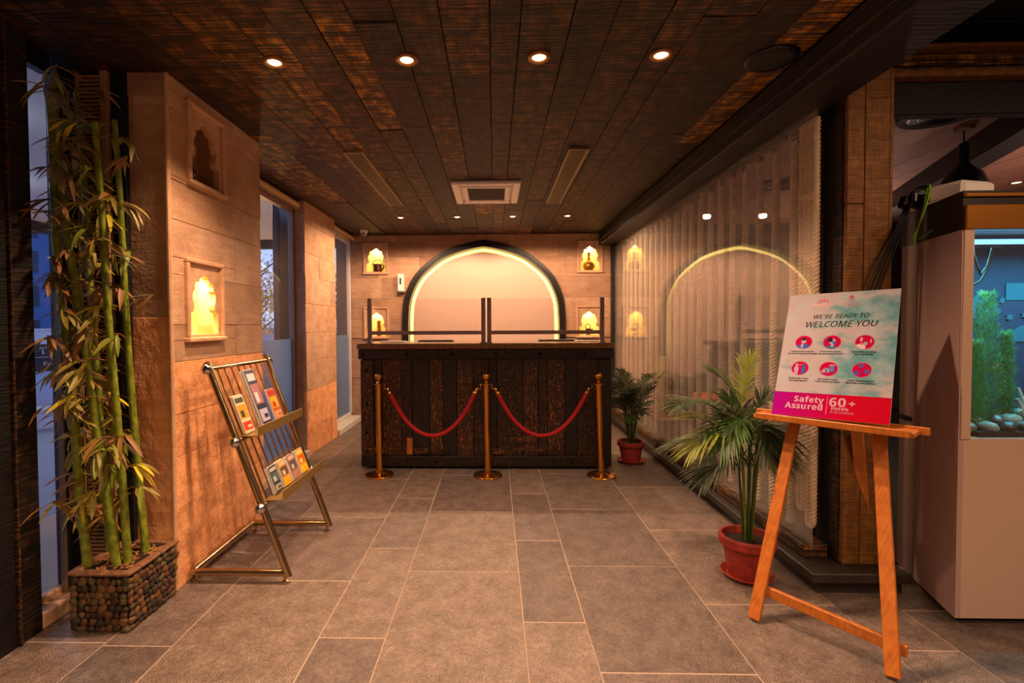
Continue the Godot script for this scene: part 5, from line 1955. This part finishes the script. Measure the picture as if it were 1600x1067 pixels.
func poster_print() -> ImageTexture:
	# the flat print of the poster: watercolour wash, six round pictograms, the banner and two small marks
	var W := 512
	var H := 752
	var im := Image.create(W, H, false, Image.FORMAT_RGB8)
	var n := FastNoiseLite.new()
	n.seed = 9
	n.frequency = 0.006
	n.fractal_octaves = 4
	for y in H:
		for x in W:
			var u := float(x) / W
			var v := float(y) / H
			var c := Color(0.80, 0.74, 0.70)
			if v > 0.818:
				c = Color(0.72, 0.0, 0.58).lerp(Color(0.84, 0.0, 0.16), clampf(u * 1.5, 0, 1))
			else:
				var q := n.get_noise_2d(x * 0.5, y) + 0.85 * u - 0.32 - 0.35 * absf(v - 0.40)
				c = c.lerp(Color(0.36, 0.64, 0.62), clampf(q * 1.9, 0, 0.85))
				c = c.lerp(Color(0.80, 0.80, 0.77), clampf(n.get_noise_2d(x * 1.3 + 900, y * 1.3) * 0.9 + 0.2, 0, 0.6))
			im.set_pixel(x, y, c)
	var pinkc := Color(0.82, 0.0, 0.24)
	var mag := Color(0.72, 0.05, 0.50)
	var blue := Color(0.28, 0.42, 0.72)
	var pale := Color(0.82, 0.72, 0.74)
	var dark := Color(0.20, 0.16, 0.24)
	var disc := func(cx: float, cy: float, rx: float, ry: float, c: Color, clip := Vector3.ZERO) -> void:
		for y in range(int(cy - ry), int(cy + ry) + 1):
			for x in range(int(cx - rx), int(cx + rx) + 1):
				if pow((x - cx) / rx, 2) + pow((y - cy) / ry, 2) <= 1.0 and (clip.z == 0.0 or Vector2(x - clip.x, y - clip.y).length() <= clip.z) and x >= 0 and x < W and y >= 0 and y < H:
					im.set_pixel(x, y, c)
	var px := 512.0 / 0.447
	for i in 6:
		var cx: float = 256.0 + [-0.132, -0.015, 0.110][i % 3] * px
		var cy: float = 376.0 - (0.056 - 0.139 * (i / 3)) * px
		var r := 40.0
		disc.call(cx, cy, r + 3, r + 3, Color(0.82, 0.58, 0.62))
		disc.call(cx, cy, r, r, pinkc)
		disc.call(cx - 12, cy + 16, 26, 22, pinkc.lerp(mag, 0.5), V(cx, cy, r))
		var cl := V(cx, cy, r)
		match i:
			0:
				disc.call(cx, cy + 34, 34, 24, blue, cl)
				disc.call(cx, cy - 8, 12, 15, pale, cl)
				disc.call(cx, cy - 19, 13, 8, dark, cl)
				disc.call(cx - 6, cy + 22, 6, 16, pale, cl)
			1:
				disc.call(cx - 2, cy + 38, 28, 20, Color(0.25, 0.48, 0.60), cl)
				disc.call(cx, cy - 6, 16, 17, pale, cl)
				disc.call(cx - 9, cy - 14, 12, 14, dark, cl)
				disc.call(cx + 10, cy + 3, 9, 10, blue, cl)
				disc.call(cx + 2, cy + 18, 6, 12, pale, cl)
			2:
				disc.call(cx - 18, cy + 30, 24, 20, Color(0.95, 0.84, 0.76), cl)
				disc.call(cx + 4, cy + 8, 10, 10, Color(0.66, 0.70, 0.72), cl)
				disc.call(cx - 12, cy + 9, 6, 6, Color(0.95, 0.45, 0.15), cl)
				disc.call(cx - 15, cy - 16, 6, 14, pale, cl)
				disc.call(cx + 26, cy - 6, 4, 12, pale, cl)
			3:
				for k in [-1, 1]:
					var c: Color = pale if k < 0 else blue
					disc.call(cx + 17 * k, cy - 20, 7, 8, c, cl)
					disc.call(cx + 17 * k, cy + 4, 11, 18, c, cl)
					disc.call(cx + 17 * k - 5, cy + 28, 4, 18, c, cl)
					disc.call(cx + 17 * k + 5, cy + 28, 4, 18, c, cl)
				im.fill_rect(Rect2i(int(cx) - 9, int(cy) - 21, 18, 3), pale)
			4:
				im.fill_rect(Rect2i(int(cx) - 22, int(cy) - 4, 26, 26), pale)
				im.fill_rect(Rect2i(int(cx) - 30, int(cy) + 8, 9, 14), pale)
				im.fill_rect(Rect2i(int(cx) + 4, int(cy) - 18, 24, 36), blue)
				im.fill_rect(Rect2i(int(cx) + 2, int(cy) - 24, 26, 7), pale)
				for k in 3:
					im.fill_rect(Rect2i(int(cx) - 18 + k * 8, int(cy), 4, 6), dark)
				im.fill_rect(Rect2i(int(cx) - 12, int(cy) + 10, 8, 10), dark)
				for k in 3:
					im.fill_rect(Rect2i(int(cx) + 8, int(cy) - 10 + k * 9, 15, 3), pale)
			5:
				for k in [[-4, -24], [-22, 18], [22, 8]]:
					disc.call(cx + k[0], cy + k[1], 10, 10, blue, cl)
					for j in 6:
						var a := TAU * j / 6.0
						disc.call(cx + k[0] + cos(a) * 14, cy + k[1] + sin(a) * 12, 2.4, 2.4, Color(0.66, 0.36, 0.60), cl)
	# two small flower-like marks
	for k in 11:
		var a := PI * (k % 6) / 5.0
		var r := 24.0 if k < 6 else 12.0
		disc.call(256 - 0.074 * px - cos(a) * r, 376 - 0.276 * px - sin(a) * r * 0.9, 4.2, 4.2, Color(0.90, 0.30, 0.45))
	for q in [[0, -16, 5], [6, -10, 4], [3, -2, 4], [-4, 4, 4], [8, -18, 3], [-8, -12, 3]]:
		disc.call(256 + 0.040 * px + q[0], 376 - 0.288 * px + q[1], q[2], q[2] * 1.2, Color(0.86, 0.18, 0.34))
	im.fill_rect(Rect2i(250, 630, 2, 96), Color(0.98, 0.70, 0.82))
	im.generate_mipmaps()
	return ImageTexture.create_from_image(im)


# ---------------------------------------------------------------- fittings and small things
func build_fittings() -> void:
	# ceiling cassette
	var ac := thing("air_conditioner", "white square ceiling cassette air conditioner above the desk", "air conditioner", V(-0.072, CEIL, -4.75))
	var s := Shape.new()
	var W := 0.31
	var D := 0.36
	for k in [-1.0, 1.0]:
		s.box(V(k * (W - 0.035), -0.014, 0), V(0.07, 0.036, 2 * D), 0.010)
		s.box(V(0, -0.014, k * (D - 0.035)), V(2 * W - 0.14, 0.036, 0.07), 0.010)
	put("frame", s, M.white_plastic, ac)
	s = Shape.new()
	s.box(V(0, 0.002, 0), V(2 * W - 0.1, 0.006, 2 * D - 0.1))
	put("air_slot", s, M.void_black, ac)
	for k in 4:
		s = Shape.new()
		var side := k < 2
		var e := 1.0 if k % 2 == 0 else -1.0
		var at := V(e * (W - 0.088), -0.02, 0) if side else V(0, -0.02, e * (D - 0.088))
		s.xf = Transform3D(Basis(Vector3.BACK, e * 0.5) if side else Basis(Vector3.RIGHT, -e * 0.5), at)
		s.box(Vector3.ZERO, V(0.045, 0.006, 2 * D - 0.24) if side else V(2 * W - 0.24, 0.006, 0.045), 0.002)
		put("louvre_flap", s, M.white_plastic, ac)
	s = Shape.new()
	var iw := 0.175
	var idp := 0.225
	for k in [-1.0, 1.0]:
		s.box(V(k * (iw + 0.02), -0.026, 0), V(0.045, 0.02, 2 * idp + 0.08), 0.006)
		s.box(V(0, -0.026, k * (idp + 0.02)), V(2 * iw, 0.02, 0.04), 0.006)
	put("grille_frame", s, M.white_plastic, ac)
	s = Shape.new()
	s.box(V(0, -0.012, 0), V(2 * iw, 0.004, 2 * idp))
	put("filter", s, M.black_plastic, ac)
	for i in 17:
		s = Shape.new()
		s.box(V(0, -0.024, -idp + 0.02 + i * 0.0256), V(2 * iw, 0.008, 0.009), 0.002)
		put("slat", s, M.grey_plastic, ac)
	# two linear grilles
	for g in [[-1.025, "left of the ceiling cassette"], [0.612, "right of the ceiling cassette"]]:
		var t := thing("air_grille", "long narrow slotted ceiling air grille " + g[1], "air vent", V(g[0], CEIL, -4.40), 0.0, "linear air grilles in the ceiling")
		var gw := 0.075
		var gl := 0.80
		s = Shape.new()
		for k in [-1.0, 1.0]:
			s.box(V(k * (gw - 0.007), -0.008, 0), V(0.014, 0.02, 2 * gl), 0.003)
			s.box(V(0, -0.008, k * (gl - 0.007)), V(2 * gw - 0.028, 0.02, 0.014), 0.003)
		put("frame", s, M.vent_metal, t)
		s = Shape.new()
		s.box(V(0, -0.001, 0), V(2 * gw - 0.02, 0.004, 2 * gl - 0.02))
		put("duct_dark", s, M.void_black, t)
		for i in 7:
			s = Shape.new()
			s.box(V(-0.051 + i * 0.017, -0.014, 0), V(0.0055, 0.004, 2 * gl - 0.026), 0.001)
			put("slat", s, M.vent_metal, t)
		s = Shape.new()
		for i in 38:
			s.box(V(0, -0.013, -gl + 0.04 + i * 0.0412), V(2 * gw - 0.028, 0.003, 0.005))
		put("cross_slats", s, M.vent_metal, t)
	# round ceiling speaker
	var sp := thing("ceiling_speaker", "round black perforated ceiling speaker near the timber beam", "speaker", V(1.33, CEIL, -2.44))
	s = Shape.new()
	s.lathe([Vector2(0.088, -0.008), Vector2(0.112, -0.012), Vector2(0.118, -0.004), Vector2(0.118, 0.0)], 40)
	put("rim", s, M.black_plastic, sp)
	s = Shape.new()
	s.lathe([Vector2(0.0, -0.004), Vector2(0.09, -0.004), Vector2(0.09, 0.0)], 32)
	put("backing", s, M.void_black, sp)
	s = Shape.new()
	for i in 17:
		var c := -0.08 + i * 0.01
		var half := sqrt(maxf(0.0, 0.088 * 0.088 - c * c))
		if half > 0.01:
			s.box(V(c, -0.008, 0), V(0.0038, 0.002, 2 * half))
			s.box(V(0, -0.0085, c), V(2 * half, 0.002, 0.0038))
	put("grille_mesh", s, M.grille_grey, sp)
	# dome camera
	var cm := thing("dome_camera", "small white dome security camera on the ceiling above the back corner", "camera", V(-1.735, CEIL, -6.60))
	s = Shape.new()
	s.lathe([Vector2(0.0, -0.03), Vector2(0.05, -0.03), Vector2(0.054, -0.02), Vector2(0.054, 0.0)], 24, Vector3.ZERO, true)
	put("base", s, M.white_plastic, cm)
	s = Shape.new()
	s.blob(V(0, -0.036, 0.004), V(0.042, 0.042, 0.042), 0, 0.0, 20, 12)
	put("dome", s, M.white_plastic, cm)
	s = Shape.new()
	s.blob(V(0, -0.05, 0.028), V(0.020, 0.020, 0.020), 0, 0.0, 14, 8)
	put("lens", s, M.black_plastic, cm)
	# soap dispenser
	var ds := thing("sanitiser_dispenser", "white wall-mounted hand sanitiser dispenser left of the arch", "dispenser", V(-1.312, 1.80, BACK))
	s = Shape.new()
	s.box(V(0, 0.145, 0.05), V(0.09, 0.25, 0.09), 0.012)
	put("body", s, M.white_plastic, ds)
	s = Shape.new()
	s.box(V(0.0, 0.165, 0.096), V(0.022, 0.09, 0.004), 0.0015)
	put("level_window", s, M.black_plastic, ds)
	s = Shape.new()
	s.box(V(0, 0.010, 0.045), V(0.095, 0.02, 0.085), 0.005)
	put("drip_tray", s, M.grey_plastic, ds)
	# objects in the niches
	var k1 := thing("metal_pail", "old dark metal pail with an arched handle in the upper left niche", "pail", V(-1.665, 2.11, -7.055))
	s = Shape.new()
	s.lathe([Vector2(0.0, 0.0), Vector2(0.060, 0.0), Vector2(0.062, 0.012), Vector2(0.058, 0.02), Vector2(0.060, 0.10), Vector2(0.066, 0.108), Vector2(0.058, 0.112), Vector2(0.05, 0.10), Vector2(0.0, 0.10)], 24, Vector3.ZERO, true)
	put("body", s, M.dark_bronze, k1)
	s = Shape.new()
	var hp := []
	for i in 13:
		var a := PI * i / 12.0
		hp.append(V(cos(a) * 0.075, 0.085 + sin(a) * 0.09, 0))
	s.tube(hp, 0.0055, 7)
	put("handle", s, M.dark_bronze, k1)
	s = Shape.new()
	s.tube([V(0.055, 0.03, 0), V(0.085, 0.06, 0), V(0.092, 0.10, 0)], [0.014, 0.010, 0.008], 8)
	put("spout", s, M.dark_bronze, k1)
	var k2 := thing("long_neck_bottle", "round-bellied old brass bottle with tall neck in the upper right niche", "bottle", V(1.331, 2.112, -7.06))
	s = Shape.new()
	s.lathe([Vector2(0.0, 0.0), Vector2(0.045, 0.0), Vector2(0.070, 0.025), Vector2(0.079, 0.06), Vector2(0.068, 0.10), Vector2(0.035, 0.128), Vector2(0.018, 0.142), Vector2(0.018, 0.155), Vector2(0.022, 0.16), Vector2(0.018, 0.168), Vector2(0.017, 0.19), Vector2(0.022, 0.235), Vector2(0.025, 0.248), Vector2(0.019, 0.248), Vector2(0.0, 0.235)], 28)
	put("body", s, M.old_brass, k2)
	for k in [-1.0, 1.0]:
		s = Shape.new()
		var rp := []
		for i in 9:
			var a := TAU * i / 8.0
			rp.append(V(k * 0.026 + cos(a) * 0.011, 0.16 + sin(a) * 0.011, 0))
		s.tube(rp, 0.0028, 6)
		put("ring", s, M.old_brass, k2)
	s = Shape.new()
	s.lathe([Vector2(0.0795, 0.05), Vector2(0.083, 0.06), Vector2(0.0795, 0.07)], 28)
	put("band", s, M.old_brass, k2)
	var k3 := thing("brass_tiffin", "tall stacked golden brass canister in the lower left niche", "canister", V(-1.652, 1.199, -7.055))
	s = Shape.new()
	s.lathe([Vector2(0.0, 0.0), Vector2(0.036, 0.0), Vector2(0.033, 0.01), Vector2(0.033, 0.10), Vector2(0.037, 0.104), Vector2(0.037, 0.112), Vector2(0.032, 0.116), Vector2(0.032, 0.20), Vector2(0.036, 0.206), Vector2(0.034, 0.216), Vector2(0.0, 0.222)], 24, Vector3.ZERO, true)
	put("body", s, M.brass, k3)
	s = Shape.new()
	s.blob(V(0, 0.228, 0), V(0.008, 0.008, 0.008), 0, 0.0, 10, 6)
	put("knob", s, M.brass, k3)
	var k4 := thing("oil_lamp", "small bronze ornament lamp with a bird ring in the lower right niche", "ornament", V(1.318, 1.201, -7.055))
	s = Shape.new()
	s.lathe([Vector2(0.0, 0.0), Vector2(0.030, 0.0), Vector2(0.028, 0.008), Vector2(0.006, 0.016), Vector2(0.005, 0.05), Vector2(0.010, 0.055), Vector2(0.034, 0.072), Vector2(0.036, 0.084), Vector2(0.0, 0.084)], 18)
	put("stand", s, M.dark_bronze, k4)
	s = Shape.new()
	var ring := []
	for i in 15:
		var a := TAU * i / 14.0
		ring.append(V(cos(a) * 0.036, 0.118 + sin(a) * 0.036, 0))
	s.tube(ring, 0.0055, 7)
	s.tube([V(0, 0.154, 0), V(0, 0.176, 0)], [0.004, 0.001], 6)
	put("ring", s, M.dark_bronze, k4)
	s = Shape.new()
	s.tube([V(0.03, 0.078, 0), V(0.052, 0.072, 0), V(0.066, 0.082, 0), V(0.074, 0.074, 0)], [0.013, 0.011, 0.008, 0.003], 8)
	put("spout", s, M.dark_bronze, k4)
	var k5 := thing("dark_pot", "small dark pot in the unlit upper niche of the front pillar", "pot", V(-1.70, 2.151, -2.70))
	s = Shape.new()
	s.lathe([Vector2(0.0, 0.0), Vector2(0.035, 0.0), Vector2(0.055, 0.03), Vector2(0.058, 0.055), Vector2(0.042, 0.085), Vector2(0.028, 0.10), Vector2(0.028, 0.12), Vector2(0.036, 0.128), Vector2(0.026, 0.128), Vector2(0.0, 0.11)], 22)
	put("body", s, M.dark_bronze, k5)
	s = Shape.new()
	s.tube([V(0.0, 0.035, -0.05), V(0, 0.055, -0.085), V(0, 0.085, -0.1)], [0.013, 0.009, 0.007], 8)
	put("spout", s, M.dark_bronze, k5)
	var k6 := thing("tiny_bell", "tiny dark metal bell in the lit niche of the front pillar", "bell", V(-1.71, 1.309, -2.655))
	s = Shape.new()
	s.lathe([Vector2(0.0, 0.0), Vector2(0.024, 0.0), Vector2(0.022, 0.012), Vector2(0.014, 0.034), Vector2(0.008, 0.044), Vector2(0.004, 0.05), Vector2(0.008, 0.058), Vector2(0.0, 0.066)], 16)
	put("body", s, M.dark_bronze, k6)
	s = Shape.new()
	s.tube([V(0.0, 0.06, -0.012), V(0, 0.075, -0.008), V(0, 0.08, 0), V(0, 0.075, 0.008), V(0, 0.06, 0.012)], 0.003, 6)
	put("handle", s, M.dark_bronze, k6)
	# the side room: ceiling discs, pendant, spotlights, an orange bench
	for q in [[V(3.36, 2.93, -3.85), 0.26, "above the timber lintel opening"], [V(3.28, 2.93, -5.7), 0.26, "seen through the rope screen"]]:
		var t := thing("ceiling_disc", "large round black ceiling vent in the side room " + q[2], "vent", q[0], 0.0, "round ceiling vents in the side room")
		s = Shape.new()
		s.lathe([Vector2(0.0, -0.02), Vector2(q[1] * 0.8, -0.02), Vector2(q[1], -0.03), Vector2(q[1] + 0.01, -0.02), Vector2(q[1] + 0.01, 0.0)], 40, Vector3.ZERO, true)
		put("disc", s, M.dark_frame, t)
		s = Shape.new()
		for i in 3:
			var r: float = q[1] * (0.25 + 0.22 * i)
			s.lathe([Vector2(r, -0.02), Vector2(r + 0.01, -0.03), Vector2(r + 0.02, -0.02)], 32)
		put("ring", s, M.dark_frame, t)
	var pd := thing("pendant_lamp", "dark bell-shaped pendant lamp hanging behind the aquarium", "pendant lamp", V(3.80, 2.93, -4.15))
	s = Shape.new()
	s.lathe([Vector2(0.0, -0.03), Vector2(0.06, -0.03), Vector2(0.065, -0.02), Vector2(0.065, 0.0)], 20, Vector3.ZERO, true)
	put("canopy", s, M.vent_metal, pd)
	s = Shape.new()
	s.tube([V(0, -0.03, 0), V(0, -0.13, 0)], 0.006, 6)
	put("cable", s, M.cord_black, pd)
	s = Shape.new()
	s.lathe([Vector2(0.16, -0.56), Vector2(0.152, -0.46), Vector2(0.12, -0.38), Vector2(0.07, -0.33), Vector2(0.036, -0.29), Vector2(0.03, -0.13), Vector2(0.0, -0.12)], 24)
	put("shade", s, M.hood_brown, pd)
	var rows := [V(5.9, 2.93, -5.8), V(2.9, 2.93, -4.6), V(4.4, 2.93, -3.4), V(4.2, 2.93, -6.6)]
	for i in 4:
		var t := thing("ceiling_light", "small round spotlight in the pinkish side room ceiling, %s" % ["far right", "near the rope screen", "near the lintel", "towards the back"][i], "ceiling light", rows[i], 0.0, "spotlights of the side room")
		s = Shape.new()
		s.lathe([Vector2(0.04, -0.002), Vector2(0.05, -0.010), Vector2(0.06, -0.004), Vector2(0.06, 0.0)], 20)
		put("trim_ring", s, M.vent_metal, t)
		s = Shape.new()
		s.lathe([Vector2(0.0, -0.004), Vector2(0.042, -0.003)], 18)
		put("lamp_lens", s, M.lamp_lens, t)
		lamp_light(t, V(0, -0.03, 0), WARM, 0.7, 0.03, 60.0, 0.5)
	# spotlights under the raised ceiling in front of the aquarium
	var spots := [V(2.15, 3.2, 0.2), V(3.0, 3.2, 0.4), V(3.9, 3.2, 0.2)]
	for i in 3:
		var t := thing("ceiling_light", "spotlight under the raised ceiling before the aquarium, %s" % ["nearest the lobby beam", "the middle one", "nearest the far wall"][i], "ceiling light", spots[i], 0.0, "spotlights before the aquarium")
		s = Shape.new()
		s.lathe([Vector2(0.04, -0.002), Vector2(0.05, -0.010), Vector2(0.06, -0.004), Vector2(0.06, 0.0)], 20)
		put("trim_ring", s, M.vent_metal, t)
		s = Shape.new()
		s.lathe([Vector2(0.0, -0.010), Vector2(0.042, -0.003)], 18)
		put("lamp_lens", s, M.lamp_lens, t)
		lamp_light(t, V(0, -0.03, 0), WARM, 1.7, 0.03, 84.0, 0.3)
	for q in [V(5.5, 0.021, -4.3), V(4.85, 0.021, -6.7)]:
		var t := thing("uplight", "floor uplight washing the side room ceiling, %s" % ["nearer the lintel" if q.z > -5.0 else "further from the lintel"], "lamp", q, 0.0, "uplights of the side room")
		s = Shape.new()
		s.lathe([Vector2(0.0, 0.0), Vector2(0.12, 0.0), Vector2(0.12, 0.02), Vector2(0.02, 0.03), Vector2(0.018, 1.85), Vector2(0.12, 1.98), Vector2(0.11, 1.98), Vector2(0.0, 1.88)], 20, Vector3.ZERO, true)
		put("stand", s, M.dark_frame, t)
		s = Shape.new()
		s.lathe([Vector2(0.10, 1.968), Vector2(0.0, 1.975)], 18)
		put("lamp_lens", s, M.lamp_lens, t)
		lamp_light(t, V(0, 2.0, 0), Color(1.0, 0.80, 0.72), 1.2, 0.06, 84.0, 0.4, V(-0.25, 1, 0.1))
	var bn := thing("low_bench", "low bench with an orange cushion behind the rope screen", "bench", V(2.95, 0, -5.9))
	s = Shape.new()
	s.box(V(0, 0.46, 0), V(1.10, 0.12, 0.45), 0.03)
	put("cushion", s, flat_color(Color(0.95, 0.36, 0.04)), bn)
	s = Shape.new()
	s.box(V(0, 0.37, 0), V(1.10, 0.06, 0.45), 0.005)
	put("seat_frame", s, M.wood_dark, bn)
	for x in [-0.5, 0.5]:
		for z in [-0.18, 0.18]:
			s = Shape.new()
			s.box(V(x, 0.17, z), V(0.05, 0.34, 0.05), 0.004)
			put("leg", s, M.wood_dark, bn)
	s = Shape.new()
	s.box(V(0, 0.72, -0.21), V(1.10, 0.34, 0.05), 0.01)
	put("backrest", s, M.hood_brown, bn)
